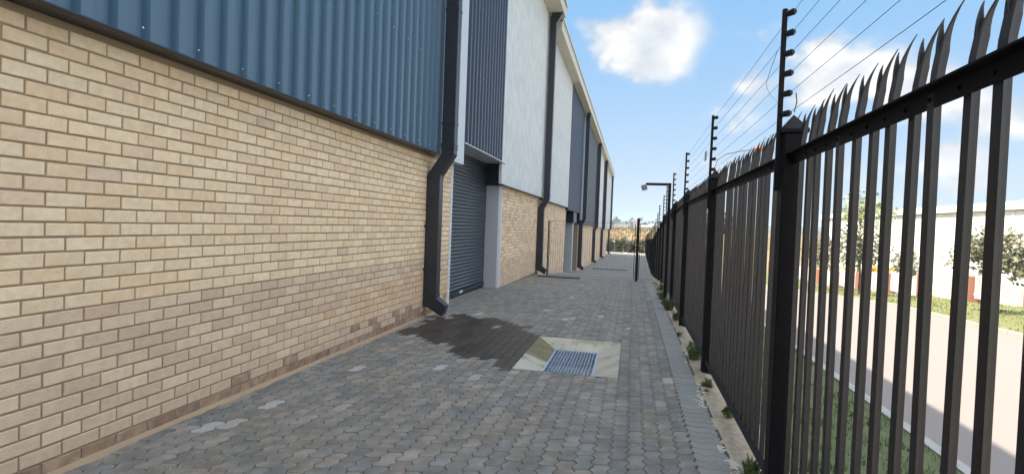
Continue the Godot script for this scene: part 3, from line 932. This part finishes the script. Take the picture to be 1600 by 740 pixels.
# ------------------------------------------------------------------ fence
func pale_mesh(k: int) -> ArrayMesh:
	# cold-rolled pale: flat face towards the yard, two flanges folded to the street, forked and bent tip
	rng.seed = 40 + k
	var s := sb()
	var prof := [Vector2(0.006, 0.024), Vector2(0.0195, 0.0), Vector2(-0.0195, 0.0), Vector2(-0.006, 0.024)]  # (z, x)
	var th := 0.003
	var ring := func(y: float, sx: float, w: float) -> Array:
		var r := []
		for q in prof: r.append(Vector3(q.y + sx, y, q.x * w))
		for i in range(3, -1, -1):
			var q: Vector2 = prof[i]
			r.append(Vector3(q.y + sx + th, y, q.x * w * (1.0 if (i == 0 or i == 3) else 0.86)))
		return r
	var lean := rng.randf_range(-0.006, 0.006)
	var ys := [0.06, 1.96, 2.04, 2.095]
	var sx := [0.0, 0.0, 0.006, 0.014]
	var rings := []
	for i in 4: rings.append(ring.call(ys[i], sx[i], 1.0 if i < 3 else 0.96))
	for i in 3:
		for j in 8:
			var n := (j + 1) % 8
			quad(s, rings[i][j], rings[i + 1][j], rings[i + 1][n], rings[i][n])
	quad(s, rings[0][0], rings[0][1], rings[0][6], rings[0][7])
	quad(s, rings[0][1], rings[0][2], rings[0][5], rings[0][6])
	quad(s, rings[0][2], rings[0][3], rings[0][4], rings[0][5])
	# the two prongs
	for sd in [1.0, -1.0]:
		var hh: float = 0.135 + rng.randf_range(-0.015, 0.012) - (0.022 if sd < 0.0 else 0.0)
		var prev := []
		for i in 7:
			var f := i / 6.0
			var y := 2.093 + hh * f
			var bend: float = 0.014 + (0.030 * f * f + 0.016 * f if sd > 0.0 else 0.022 * pow(f, 3.0) + 0.002 * f)
			var splay: float = sd * (0.014 + 0.020 * f * f) + lean * f
			var inner: float = lerpf(0.0, splay, minf(1.0, pow(f, 0.7) * 1.15)) if f < 0.8 else splay
			var outer: float = lerpf(sd * 0.0187, splay + sd * 0.0015, pow(f, 1.25))
			var fl: float = 0.024 * (1.0 - f)
			var fz: float = outer - sd * 0.0130 * (1.0 - f)
			var cur := [Vector3(bend, y, inner), Vector3(bend, y, outer), Vector3(bend + fl, y, fz), Vector3(bend + fl + th, y, fz - sd * 0.001), Vector3(bend + th, y, lerpf(inner, outer, 0.9)), Vector3(bend + th, y, inner)]
			if i > 0:
				for j in 6:
					var n := (j + 1) % 6
					if sd > 0.0: quad(s, prev[j], prev[n], cur[n], cur[j])
					else: quad(s, prev[n], prev[j], cur[j], cur[n])
			prev = cur
	return done(s)

func fence() -> void:
	var t := thing("palisade_fence", "black steel palisade fence with forked spiked pales and electric wires running down the yard", "fence")
	var pm := []
	for k in 5: pm.append(pale_mesh(k))
	rng.seed = 91
	var posts := []
	var d := 0.39
	while d < 92.0:
		posts.append(d)
		d += 2.98
	posts.push_front(0.39 - 2.98)
	var post := sb()
	cbox(post, -0.055, 0.055, -0.12, 2.10, -0.055, 0.055, 0.006)
	var post_mesh := done(post)
	var cs := sb()
	for i in 4:
		var c := [Vector3(-0.068, 0, -0.068), Vector3(0.068, 0, -0.068), Vector3(0.068, 0, 0.068), Vector3(-0.068, 0, 0.068)]
		tri(cs, c[i], Vector3(0, 0.088, 0), c[(i + 1) % 4])
		quad(cs, c[i], c[(i + 1) % 4], c[(i + 1) % 4] - Vector3(0, 0.02, 0), c[i] - Vector3(0, 0.02, 0))
	quad(cs, Vector3(-0.068, -0.02, -0.068), Vector3(-0.068, -0.02, 0.068), Vector3(0.068, -0.02, 0.068), Vector3(0.068, -0.02, -0.068))
	var cap_mesh := done(cs)
	var ins := sb()
	tube(ins, [Vector3.ZERO, Vector3(0.012, 0, 0.016), Vector3(0.024, 0, 0.032)], 0.016, 10, 0.019)
	tube(ins, [Vector3(0.024, 0, 0.032), Vector3(0.030, 0, 0.040)], 0.013, 10)
	var ins_mesh := done(ins)
	var pole := sb()
	cbox(pole, -0.0125, 0.0125, 1.78, 2.80, -0.0125, 0.0125, 0.003)
	var pole_mesh := done(pole)
	var wy := [2.21, 2.322, 2.434, 2.546, 2.658, 2.77]
	var pales := []
	for i in posts.size():
		var pd: float = posts[i]
		var at := V(fence_x(pd), g(pd), pd)
		var po := mi("post", post_mesh, M.steel, t, Transform3D(Basis.IDENTITY, at))
		mi("post_cap", cap_mesh, M.steel2, po, Transform3D(Basis.IDENTITY, Vector3(0, 2.12, 0)))
		var lean := Basis(Vector3(0, 0, 1), rng.randf_range(-0.008, 0.008)) * Basis(Vector3(1, 0, 0), rng.randf_range(-0.008, 0.008))
		var ep := mi("electric_pole", pole_mesh, M.steel, t, Transform3D(lean, at + Vector3(-0.070, 0, -0.02)))
		for y in wy: mi("insulator", ins_mesh, M.rubber, ep, Transform3D(Basis.IDENTITY, Vector3(0.012, y, 0.008)))
		if i == posts.size() - 1: break
		var nd: float = posts[i + 1]
		var a := V(fence_x(pd), g(pd), pd)
		var b := V(fence_x(nd), g(nd), nd)
		var s := sb()
		for q in [[1.925, 1.985]]:
			rail(s, a, b, q[0], q[1])
		if i < 6:
			for k in 19:
				var bp := a.lerp(b, (k + 0.85) / 19.7) + Vector3(-0.006, 1.952, 0)
				tube(s, [bp, bp + Vector3(-0.007, 0, 0)], 0.008, 6, 0.006)
		mi("rail", done(s), M.steel2, t)
		s = sb()
		rail(s, a, b, 0.085, 0.135)
		mi("rail", done(s), M.steel2, t)
		for q in wy.size():
			s = sb()
			var w0 := a + Vector3(-0.037, wy[q], 0.015)
			var w1 := b + Vector3(-0.037, wy[q], 0.015)
			var pts := []
			for k in 7:
				var f := k / 6.0
				pts.append(w0.lerp(w1, f) - Vector3(0, 0.010 * sin(PI * f), 0))
			tube(s, pts, 0.0016, 4)
			mi("wire", done(s), M.wire, t)
		var n := 19
		for k in n:
			var f := (k + 0.85) / (n + 0.7)
			var pd2 := lerpf(pd, nd, f)
			var bs := Basis.from_euler(Vector3(rng.randf_range(-0.006, 0.006), rng.randf_range(-0.05, 0.05), rng.randf_range(-0.006, 0.006)))
			pales.append({"xf": Transform3D(bs, a.lerp(b, f) + Vector3(0.004, rng.randf_range(-0.008, 0.008), 0)), "k": rng.randi() % 5, "m": "palemetal"})
	var s := sb()
	var j0 := V(fence_x(3.37) - 0.037, g(3.37), 3.37)
	var jp := []
	for k in 13:
		var f := k / 12.0
		jp.append(j0 + Vector3(0.0, lerpf(2.658, 2.322, f) + 0.0, -0.42 + 0.4 * absf(f - 0.4) * 0.9 - 0.14 * sin(PI * f)))
	tube(s, jp, 0.0017, 4)
	mi("jumper_wire", done(s), M.wire, t)
	s = sb()
	tube(s, [j0 + Vector3(0.035, 2.322, 0.03), j0 + Vector3(0.04, 2.27, 0.036), j0 + Vector3(0.03, 2.215, 0.03)], 0.003, 5)
	mi("jumper_wire", done(s), M.rubber, t)
	# small warning tag hung on the wires
	mi("warning_plate", boxmesh(0.80, 0.806, 2.36, 2.47, 6.72, 6.90, 0.001), M.lens, t)
	var vis := pales.filter(func(e): return e.xf.origin.z < -1.2)
	var first := vis.slice(0, 300)
	var rest := pales.filter(func(e): return e.xf.origin.z >= -1.2) + vis.slice(300)
	for e in first: mi("pale", pm[e.k], M.palemetal, t, e.xf)
	stuff(mi("pales", joined(rest, pm), null, t))

func rail(s: SurfaceTool, a: Vector3, b: Vector3, y0: float, y1: float) -> void:
	# angle iron: upright leg towards the pales, flat leg on top towards the yard
	var q := func(x0: float, x1: float, ya: float, yb: float) -> void:
		hexa(s, [b + Vector3(x0, ya, 0.056), b + Vector3(x1, ya, 0.056), a + Vector3(x1, ya, -0.056), a + Vector3(x0, ya, -0.056), b + Vector3(x0, yb, 0.056), b + Vector3(x1, yb, 0.056), a + Vector3(x1, yb, -0.056), a + Vector3(x0, yb, -0.056)])
	q.call(-0.006, -0.001, y0, y1)
	q.call(-0.046, -0.006, y1 - 0.006, y1)

# ------------------------------------------------------------------ yard
func yard_things() -> void:
	drain()
	gate()
	# floodlight on a bent pole
	var fx := 0.74
	var fd := 12.25
	var gy := g(fd)
	var t := thing("floodlight_pole", "thin black cranked pole by the fence carrying a small floodlight over the paving", "light pole", V(fx, gy, fd))
	var s := sb()
	cbox(s, -0.03, 0.03, -0.02, 2.57, -0.03, 0.03, 0.004)
	mi("pole", done(s), M.steel, t)
	mi("arm", boxmesh(-0.50, -0.031, 2.515, 2.568, -0.025, 0.025, 0.004), M.steel, t)
	mi("base_plate", boxmesh(-0.08, 0.08, 0.0, 0.012, -0.08, 0.08, 0.002), M.steel, t)
	s = sb()
	chamfer(s, Vector3(-0.06, -0.055, -0.05), Vector3(0.06, 0.055, 0.05), 0.012, Transform3D(Basis(Vector3(0, 0, 1), 0.25), Vector3(-0.53, 2.47, 0)))
	var head := mi("lamp_head", done(s), M.lampgrey, t)
	s = sb()
	chamfer(s, Vector3(-0.05, -0.065, -0.042), Vector3(0.05, -0.056, 0.042), 0.002, Transform3D(Basis(Vector3(0, 0, 1), 0.25), Vector3(-0.53, 2.47, 0)))
	mi("lens", done(s), M.lens, head)
	# dark raised strips across the paving, one near the gate, one farther down
	var ch := thing("dark_strip", "dark flat strip lying on the paving by the second downpipe", "floor_strip", V(-2.35, g(17.85), 17.85))
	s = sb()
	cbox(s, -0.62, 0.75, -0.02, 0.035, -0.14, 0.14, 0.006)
	mi("strip_body", done(s), M.dim, ch)
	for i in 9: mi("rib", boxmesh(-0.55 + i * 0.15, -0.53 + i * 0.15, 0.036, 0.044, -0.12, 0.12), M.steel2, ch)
	var ch2 := thing("dark_strip", "long dark strip across the sloping paving beyond the mesh gate", "floor_strip", V(-1.35, g(37.5), 37.5))
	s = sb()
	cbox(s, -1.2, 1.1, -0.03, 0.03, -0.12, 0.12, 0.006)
	mi("strip_body", done(s), M.dim, ch2)
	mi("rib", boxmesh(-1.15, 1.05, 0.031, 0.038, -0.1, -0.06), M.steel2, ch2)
	# weeds along the fence foot
	var ws := [["large weed clump at the fence foot by the third post", 0.80, 6.95, 0.13, 0.22, 60], ["small weed just behind the third fence post base", 0.84, 7.6, 0.08, 0.12, 30],
		["dense low weeds beside the fence in front of the floodlight pole", 0.76, 11.2, 0.17, 0.28, 80], ["far weed tuft beneath the floodlight pole", 0.74, 12.9, 0.2, 0.3, 70],
		["weed in the bottom corner beside the nearest post", 0.80, 3.72, 0.09, 0.14, 46], ["short weed against the bottom rail halfway along the nearest full panel", 0.86, 4.9, 0.07, 0.13, 34],
		["thin weed next to the second post base", 0.80, 5.75, 0.06, 0.1, 24], ["leafy weed past the fourth post on the soil strip", 0.82, 9.9, 0.13, 0.18, 46], ["tiny weed at the edge of the header course", 0.74, 8.4, 0.06, 0.07, 20],
		["far green weeds where the paving starts to fall", 0.86, 15.2, 0.2, 0.28, 60]]
	for w in ws: weed(w[0], V(w[1], g(w[2]) - 0.02, w[2]), w[3], w[4], w[5])
	# litter
	var st := [["small dark stone lying on the paving beyond the drain", 0.08, 8.82, 0.016, M.dim], ["pale flat chip on the paving beyond the drain", 0.0, 8.55, 0.035, M.lime], ["dark pebble at the far corner of the drain", -0.10, 7.62, 0.015, M.dim],
		["flat pale stone on the soil beside the fence", 0.80, 6.45, 0.035, M.lime], ["brown dead leaf on the soil strip", 0.76, 5.55, 0.03, M.bark], ["white chip on the bottom rail side of the soil", 0.83, 6.1, 0.025, M.lime],
		["white block at the far end of the paving", 0.9, 84.0, 0.45, M.lime], ["small white stone near the far end of the paving", -0.9, 85.0, 0.3, M.lime]]
	for q in st:
		s = sb()
		rng.seed = int(q[2] * 100)
		for k in 3: pebble(s, Vector3(rng.randf_range(-0.2, 0.2) * q[3], q[3] * 0.15, rng.randf_range(-0.2, 0.2) * q[3]), q[3], 0.6)
		var o := mi("stone", done(s), q[4], self)
		o.position = V(q[1], g(q[2]) + 0.001, q[2])
		tag(o, q[0], "leaf" if "leaf" in q[0] else "stone")
		if "leaf" in q[0]: o.name = numbered("dead_leaf")

func drain() -> void:
	var t := thing("storm_drain", "sunken concrete storm drain with sloping sides and a galvanised steel grate", "drain")
	var gx0 := -0.93
	var gx1 := -0.36
	var gd0 := 6.02
	var gd1 := 7.22
	var gy := -0.105
	var A := [V(PITX0, 0.001, PITD0), V(PITX1, 0.001, PITD0), V(PITX1, 0.001, PITD1), V(PITX0, 0.001, PITD1)]
	var B := [V(gx0, gy, gd0), V(gx1, gy, gd0), V(gx1, gy, gd1), V(gx0, gy, gd1)]
	var mold := FastNoiseLite.new(); mold.seed = 6; mold.frequency = 3.2; mold.fractal_octaves = 5
	for side in 4:
		var a: Vector3 = A[side]; var b: Vector3 = A[(side + 1) % 4]
		var c: Vector3 = B[(side + 1) % 4]; var e: Vector3 = B[side]
		var s := SurfaceTool.new()
		s.begin(Mesh.PRIMITIVE_TRIANGLES)
		var n := 36
		var m := 14
		for j in m + 1:
			for i in n + 1:
				var p := a.lerp(b, float(i) / n).lerp(e.lerp(c, float(i) / n), float(j) / m)
				var z := mold.get_noise_3dv(p * 0.6)
				var z2 := mold.get_noise_3d(p.x * 0.5, 9.0, p.z * 3.0) if side % 2 == 1 else mold.get_noise_3d(p.x * 3.0, 9.0, p.z * 0.5)
				var col := Color(0.40, 0.385, 0.32).lerp(Color(0.53, 0.515, 0.46), clampf(0.5 + z2, 0, 1))
				# algae where the roof water runs in from the downpipe side
				var along := (-p.z - 6.45) / 0.5
				var wet := smoothstep(-0.12, 0.25, along * 0.75 + 0.22 + z * 0.45 + z2 * 0.6) if side == 3 else 0.0
				if side == 2: wet = smoothstep(0.05, 0.4, z * 0.8 + z2 * 0.7 + 0.08) * 0.6
				if side == 1: wet = smoothstep(0.05, 0.45, z + z2 * 0.7) * 0.5
				col = col.lerp(Color(0.155, 0.145, 0.075) if z2 < 0.1 else Color(0.21, 0.19, 0.10), wet)
				s.set_color(col)
				s.add_vertex(p)
		for j in m:
			for i in n:
				var q := j * (n + 1) + i
				var r := q + n + 1
				s.add_index(q); s.add_index(r); s.add_index(r + 1)
				s.add_index(q); s.add_index(r + 1); s.add_index(q + 1)
		s.generate_normals()
		mi("sloped_side", s.commit(), M.concrete, t)
	# shaft below the grate
	var s := sb()
	var lo := -0.30
	quad(s, V(gx0, lo, gd0), V(gx0, lo, gd1), V(gx1, lo, gd1), V(gx1, lo, gd0))
	for side in 4:
		var a: Vector3 = B[side]; var b: Vector3 = B[(side + 1) % 4]
		quad(s, a, b, Vector3(b.x, lo, b.z), Vector3(a.x, lo, a.z))
	mi("shaft", done(s), M.kerb, t)
	s = sb()
	var f := 0.022
	cbox(s, gx0, gx0 + f, gy - 0.03, gy + 0.006, gd0, gd1, 0.002)
	cbox(s, gx1 - f, gx1, gy - 0.03, gy + 0.006, gd0, gd1, 0.002)
	cbox(s, gx0 + f, gx1 - f, gy - 0.03, gy + 0.0055, gd0, gd0 + f, 0.002)
	cbox(s, gx0 + f, gx1 - f, gy - 0.03, gy + 0.0055, gd1 - f, gd1, 0.002)
	var gr := mi("grate", done(s), M.galv, t)
	var bm := boxmesh(-0.0045, 0.0045, -0.032, 0.0, gd0 + f, gd1 - f, 0.001)
	for i in 13: mi("bar", bm, M.galv, gr, Transform3D(Basis.IDENTITY, Vector3(gx0 + f + (gx1 - gx0 - 2 * f) * (i + 1) / 14.0, gy + 0.003, 0)))
	for i in 3:
		var dd := lerpf(gd0, gd1, (i + 1) / 4.0)
		mi("cross_rod", boxmesh(gx0 + f, gx1 - f, gy - 0.012, gy - 0.003, dd - 0.004, dd + 0.004), M.galv, gr)

func gate() -> void:
	var d := 18.3
	var y := g(d)
	var t := thing("mesh_gate", "dark see-through wire mesh gate closing the paved passage between wall and fence", "gate", V(0, y, d))
	for q in [[-2.72, 0.10], [0.24, fence_x(d) - 0.08]]:
		var s := sb()
		var x0: float = q[0]
		var x1: float = q[1]
		cbox(s, x0, x0 + 0.02, 0.06, 1.86, -0.012, 0.012, 0.002)
		cbox(s, x1 - 0.02, x1, 0.06, 1.86, -0.012, 0.012, 0.002)
		cbox(s, x0 + 0.02, x1 - 0.02, 0.06, 0.068, -0.004, 0.004, 0.001)
		cbox(s, x0 + 0.02, x1 - 0.02, 1.852, 1.86, -0.004, 0.004, 0.001)
		var leaf := mi("gate_leaf", done(s), M.steel2, t)
		s = sb()
		var x := x0 + 0.07
		while x < x1 - 0.03:
			box(s, x, x + 0.0045, 0.069, 1.847, -0.002, 0.002)
			x += 0.076
		stuff(mi("vertical_wires", done(s), M.wire, leaf))
		s = sb()
		var yy := 0.15
		while yy < 1.8:
			box(s, x0 + 0.02, x1 - 0.02, yy, yy + 0.002, 0.0021, 0.004)
			yy += 0.1
		stuff(mi("horizontal_wires", done(s), M.wire, leaf))
	mi("gate_post", boxmesh(0.135, 0.225, -0.1, 2.04, -0.045, 0.045, 0.005), M.steel, t)
	mi("hanging_post", boxmesh(-2.77, -2.735, -0.1, 1.87, -0.018, 0.018, 0.003), M.steel, t)

# ------------------------------------------------------------------ street
func street_side() -> void:
	var kx := 2.55
	struct("verge", strip(func(d): return fence_x(d) + 0.05, func(d): return 2.55 + 0.02 * maxf(0.0, d - 10.0), func(d): return g(d) - 0.045, func(d): return street(d) + 0.08, frange(-6.0, 120.0, 0.6), 5, 0.06), M.turf)
	struct("road", strip(func(d): return 2.52 + 0.02 * maxf(0.0, d - 10.0), func(d): return 7.55 + 0.0 * d, func(d): return street(d), func(d): return street(d) + 0.0, frange(-30.0, 130.0, 1.0), 4), M.asphalt)
	struct("far_verge", strip(func(_d): return 7.6, func(_d): return 11.4, func(d): return street(d) + 0.09, func(d): return street(d) + 0.16, frange(-10.0, 130.0, 1.0), 6, 0.06), M.turf_far)
	# kerbs
	var s := sb()
	var ds := frange(-8.0, 110.0, 1.0)
	for i in ds.size() - 1:
		var a: float = ds[i] + 0.006
		var b: float = ds[i + 1] - 0.006
		for q in [[2.50, 2.61, 0.02], [7.50, 7.62, 0.0]]:
			var xa: float = q[0] + q[2] * maxf(0.0, a - 10.0)
			var xb: float = q[0] + q[2] * maxf(0.0, b - 10.0)
			var w: float = q[1] - q[0]
			hexa(s, [V(xb, street(b) - 0.1, b), V(xb + w, street(b) - 0.1, b), V(xa + w, street(a) - 0.1, a), V(xa, street(a) - 0.1, a), V(xb, street(b) + 0.105, b), V(xb + w, street(b) + 0.10, b), V(xa + w, street(a) + 0.10, a), V(xa, street(a) + 0.105, a)])
	struct("kerb", done(s), M.kerb)
	# grass blades on the near verge
	rng.seed = 15
	s = sb()
	for i in 26000:
		var d := 1.0 + pow(rng.randf(), 1.5) * 22.0
		var f := rng.randf()
		var x := lerpf(fence_x(d) + 0.2, kx + 0.02 * maxf(0.0, d - 10.0) - 0.02, f)
		if fine.get_noise_2d(x * 30.0, d * 30.0) < -0.22: continue
		var y := lerpf(g(d) - 0.045, street(d) + 0.08, f) - 0.02
		var a := rng.randf() * TAU
		var w := Vector3(cos(a), 0, sin(a)) * rng.randf_range(0.003, 0.006) * (1.0 + d * 0.08)
		var h := Vector3(rng.randf_range(-0.03, 0.03), rng.randf_range(0.03, 0.075), rng.randf_range(-0.03, 0.03))
		s.set_color(GRASS[rng.randi() % GRASS.size()])
		var p := V(x, y, d)
		tri(s, p - w, p + h, p + w)
	var gr := mi("grass", done(s), M.leaf, self)
	stuff(gr)
	tag(gr, "short green grass growing on the verge behind the fence", "grass")
	s = sb()
	for i in 9000:
		var d := 8.0 + pow(rng.randf(), 1.3) * 40.0
		var x := rng.randf_range(7.65, 11.3)
		var y := lerpf(street(d) + 0.09, street(d) + 0.16, (x - 7.6) / 3.8) - 0.02
		var a := rng.randf() * TAU
		var w := Vector3(cos(a), 0, sin(a)) * rng.randf_range(0.012, 0.03)
		s.set_color(GRASS2[rng.randi() % GRASS2.size()])
		var p := V(x, y, d)
		tri(s, p - w, p + Vector3(rng.randf_range(-0.04, 0.04), rng.randf_range(0.04, 0.09), 0), p + w)
	gr = mi("grass", done(s), M.leaf, self)
	stuff(gr)
	tag(gr, "sunlit yellow-green grass on the verge across the road", "grass")
	# street lamp with an orange head
	var ld := 17.9
	var t := thing("street_lamp", "slender street lamp with curved arm and orange head showing above the fence", "street lamp", V(2.35, street(ld), ld))
	s = sb()
	var top := 4.02 - street(ld)
	tube(s, [Vector3(0, 0, 0), Vector3(0, top * 0.8, 0)], 0.045, 8, 0.03)
	tube(s, [Vector3(0, top * 0.8, 0), Vector3(0.02, top * 0.88, 0), Vector3(0.12, top * 0.94, 0), Vector3(0.32, top * 0.975, 0), Vector3(0.7, top * 0.995, 0), Vector3(1.2, top * 1.012, 0)], 0.026, 8, 0.02)
	mi("pole", done(s), M.lampgrey, t)
	s = sb()
	chamfer(s, Vector3(-0.14, -0.05, -0.08), Vector3(0.16, 0.05, 0.08), 0.025, Transform3D(Basis(Vector3(0, 0, 1), 0.06), Vector3(1.3, top * 1.014, 0)))
	var hd := mi("lamp_head", done(s), M.orange, t)
	s = sb()
	chamfer(s, Vector3(-0.11, -0.07, -0.06), Vector3(0.12, -0.052, 0.06), 0.004, Transform3D(Basis(Vector3(0, 0, 1), 0.06), Vector3(1.3, top * 1.014, 0)))
	mi("lens", done(s), M.lens, hd)
	# trees across the road
	rng.seed = 23
	tree("street_tree", "small round street tree with dull leaves seen second from the right between the pales", V(9.0, street(16.6) + 0.1, 16.6), 2.6, 1.62, Vector3(0.80, 0.86, 0.80), 1500, 0.13, DULL, "street trees across the road")
	tree("street_tree", "small bushy street tree at the right edge of the picture", V(9.1, street(14.7) + 0.1, 14.7), 2.4, 1.45, Vector3(0.85, 0.75, 0.8), 1500, 0.13, DULL, "street trees across the road")
	tree("street_tree", "broad dull street tree in front of the white warehouse, beside the yellow container", V(9.0, street(24.6) + 0.1, 24.6), 3.0, 1.9, Vector3(1.1, 1.0, 1.05), 1500, 0.14, DULL, "street trees across the road")
	tree("street_tree", "street tree showing just right of the nearest fence post", V(9.2, street(29.5) + 0.1, 29.5), 3.0, 1.9, Vector3(1.1, 1.0, 1.1), 1200, 0.15, DULL, "street trees across the road")
	tree("street_tree", "small street tree between the yellow container and the white wall", V(10.4, street(24.0) + 0.1, 24.0), 2.1, 1.35, Vector3(0.6, 0.65, 0.6), 700, 0.12, DULL, "street trees across the road")
	tree("garden_tree", "tall pale green tree behind the street trees, left of the white warehouse", V(24.0, street(66.0), 66.0), 8.6, 6.2, Vector3(3.4, 2.6, 3.4), 900, 0.42, PALE)
	tree("verge_tree", "dark bushy top showing over the fence beside the second electric pole", V(3.4, street(24.0), 24.0), 3.3, 2.65, Vector3(0.9, 0.75, 0.9), 900, 0.13, DARKG)
	tree("verge_tree", "dark bush top showing over the fence near the floodlight pole", V(3.2, street(30.5), 30.5), 3.4, 2.85, Vector3(0.9, 0.7, 1.0), 800, 0.14, DARKG)
	# white fence with red brick piers
	var wf := thing("white_fence", "white steel bar fence with red brick piers across the road", "fence")
	for i in 13:
		var d := 12.6 + i * 3.1
		mi("brick_pier", boxmesh(11.3, 11.7, street(d) - 0.2, street(d) + 1.05, d - 0.2, d + 0.2, 0.01), M.red, wf)
		if i < 12:
			s = sb()
			for y in [0.2, 0.85]: box(s, 11.47, 11.51, street(d) + y, street(d) + y + 0.05, d + 0.2, d + 2.9)
			var dd := d + 0.28
			while dd < d + 2.85:
				box(s, 11.44, 11.468, street(d) + 0.1, street(d) + 1.0, dd, dd + 0.045)
				dd += 0.13
			mi("bar_panel", done(s), M.facade_trim, wf)
	# white warehouse
	var wh := thing("white_warehouse", "long white warehouse with a flat roof band across the road", "warehouse")
	mi("wall", boxmesh(30.0, 46.0, -4.0, 4.1, 22.0, 98.0), M.facade, wh)
	mi("roof_band", boxmesh(29.7, 46.3, 4.18, 4.86, 21.7, 98.3, 0.03), M.facade_trim, wh)
	mi("shadow_gap", boxmesh(29.98, 46.0, 4.101, 4.179, 22.0, 98.0), M.grey, wh)
	for i in 19: mi("wall_rib", boxmesh(29.94, 30.0, -3.0, 4.10, 24.0 + i * 4.0, 24.1 + i * 4.0), M.facade_trim, wh)
	# containers behind the white fence
	var yc := thing("container", "yellow steel container behind the white fence across the road", "container", V(14.2, street(36.0) - 0.1, 36.0))
	mi("body", boxmesh(-0.6, 0.6, 0.1, 1.5, -0.9, 0.9, 0.02), M.yellow, yc)
	for i in 6: mi("rib", boxmesh(-0.63, -0.601, 0.15, 1.45, -0.78 + i * 0.29, -0.70 + i * 0.29), M.yellow, yc)
	mi("skid", boxmesh(-0.5, 0.5, -0.1, 0.099, -0.8, 0.8), M.grey, yc)
	var gc := thing("container", "grey slatted crate to the right of the yellow container", "container", V(13.0, street(31.2) - 0.1, 31.2))
	mi("body", boxmesh(-0.45, 0.45, 0.0, 1.25, -0.4, 0.4, 0.01), M.grey, gc)
	for i in 6: mi("slat", boxmesh(-0.47, -0.452, 0.08 + i * 0.2, 0.2 + i * 0.2, -0.4, 0.4), M.lampgrey, gc)

const GRASS := [Color(0.10, 0.145, 0.05), Color(0.125, 0.17, 0.06), Color(0.08, 0.125, 0.04), Color(0.17, 0.185, 0.08)]
const GRASS2 := [Color(0.20, 0.23, 0.08), Color(0.24, 0.25, 0.10), Color(0.15, 0.19, 0.06)]

# ------------------------------------------------------------------ distance
func distance() -> void:
	rng.seed = 31
	var ef := thing("boundary_fence", "thin dark post and wire fence across the far end of the paving", "fence")
	var y := g(92.0)
	for i in 12:
		mi("post", boxmesh(-7.0 + i * 1.75, -6.93 + i * 1.75, y - 0.3, y + 2.9, 91.96, 92.04), M.steel, ef)
	for i in 7:
		mi("wire", boxmesh(-7.0, 13.0, y + 0.2 + i * 0.4, y + 0.212 + i * 0.4, 91.94, 91.955), M.wire, ef)
	# shrubs before the bank
	var nth := ["leftmost", "second", "third", "fourth", "fifth", "sixth", "seventh", "eighth", "ninth", "tenth", "eleventh", "rightmost"]
	for i in 12:
		var x := -4.4 + i * 0.82
		var d := 96.5 + rng.randf() * 6.0
		var t := thing("shrub", nth[i] + (" dark" if i % 3 != 1 else " olive") + " shrub, counted from the left, behind the far boundary fence", "shrub", V(x, terrain(x, d)[0] - 0.1, d), "shrubs below the far bank")
		var s := sb()
		var r := Vector3(rng.randf_range(0.9, 1.3), rng.randf_range(1.35, 1.95), 1.1)
		leafy(s, Vector3(0, r.y * 0.85, 0), r, 760, 0.28, 18, DARKG if i % 3 != 1 else DULL)
		mi("foliage", done(s), M.leaf, t)
	var bs := sb()
	for i in 1400:
		var d := rng.randf_range(100.0, 136.0)
		var x := rng.randf_range(-9.0, 9.0)
		var q := terrain(x, d)
		bs.set_color([Color(0.29, 0.21, 0.115), Color(0.22, 0.18, 0.09), Color(0.14, 0.14, 0.06), Color(0.25, 0.20, 0.11)][rng.randi() % 4])
		var p := V(x, q[0] - 0.05, d)
		var w := rng.randf_range(0.15, 0.4)
		tri(bs, p - Vector3(w, 0, 0), p + Vector3(rng.randf_range(-0.2, 0.2), rng.randf_range(0.2, 0.55), 0), p + Vector3(w, 0, 0))
	var bg := mi("dry_grass", done(bs), M.leaf, self)
	stuff(bg)
	tag(bg, "tufted dry grass covering the ochre bank beyond the far fence", "grass")
	# low wall along the crest
	var w := thing("crest_wall", "long pale low wall along the top of the ochre bank", "wall")
	mi("wall", boxmesh(-40.0, 40.0, 0.6, 1.50, 140.0, 140.4), M.house, w)
	# valley trees and houses on the hill
	var k := 0
	for i in 60:
		var d := rng.randf_range(300.0, 860.0)
		var x := rng.randf_range(-0.06, 0.05) * d
		var q := terrain(x, d)
		var h := rng.randf_range(5.0, 10.0)
		var t := thing("hill_tree", "distant hazy green tree among the houses on the far hillside", "tree", V(x, q[0] - 0.3, d), "trees scattered over the far hillside")
		var s := sb()
		leafy(s, Vector3(0, h * 0.58, 0), Vector3(h * 0.5, h * 0.45, h * 0.5), 60, h * 0.32, 8, DARKG if i % 2 else GREENS)
		mi("crown", done(s), M.leaf, t)
		mi("trunk", boxmesh(-0.2, 0.2, 0.0, h * 0.4, -0.2, 0.2), M.bark, t)
	for i in 7:
		var d := rng.randf_range(420.0, 880.0)
		var x := rng.randf_range(-0.055, 0.045) * d
		var q := terrain(x, d)
		var wd := rng.randf_range(5.0, 9.0)
		var t := thing("hill_house", "distant small pale house among trees on the far hillside", "house", V(x, q[0] - 0.5, d), "houses scattered over the far hillside")
		mi("wall", boxmesh(-wd, wd, 0.0, 4.2, -4.0, 4.0), M.house2 if i % 2 else M.house, t)
		var s := sb()
		hexa(s, [V(-wd - 0.5, 4.2, 4.5), V(wd + 0.5, 4.2, 4.5), V(wd + 0.5, 4.2, -4.5), V(-wd - 0.5, 4.2, -4.5), V(-wd * 0.8, 6.4, 0.2), V(wd * 0.8, 6.4, 0.2), V(wd * 0.8, 6.4, -0.2), V(-wd * 0.8, 6.4, -0.2)])
		mi("roof", done(s), M.roof if i % 3 else M.house, t)
		for j in 3: mi("window", boxmesh(-wd * 0.6 + j * wd * 0.5, -wd * 0.6 + j * wd * 0.5 + 1.2, 1.4, 2.8, -4.06, -4.0), M.grey, t)
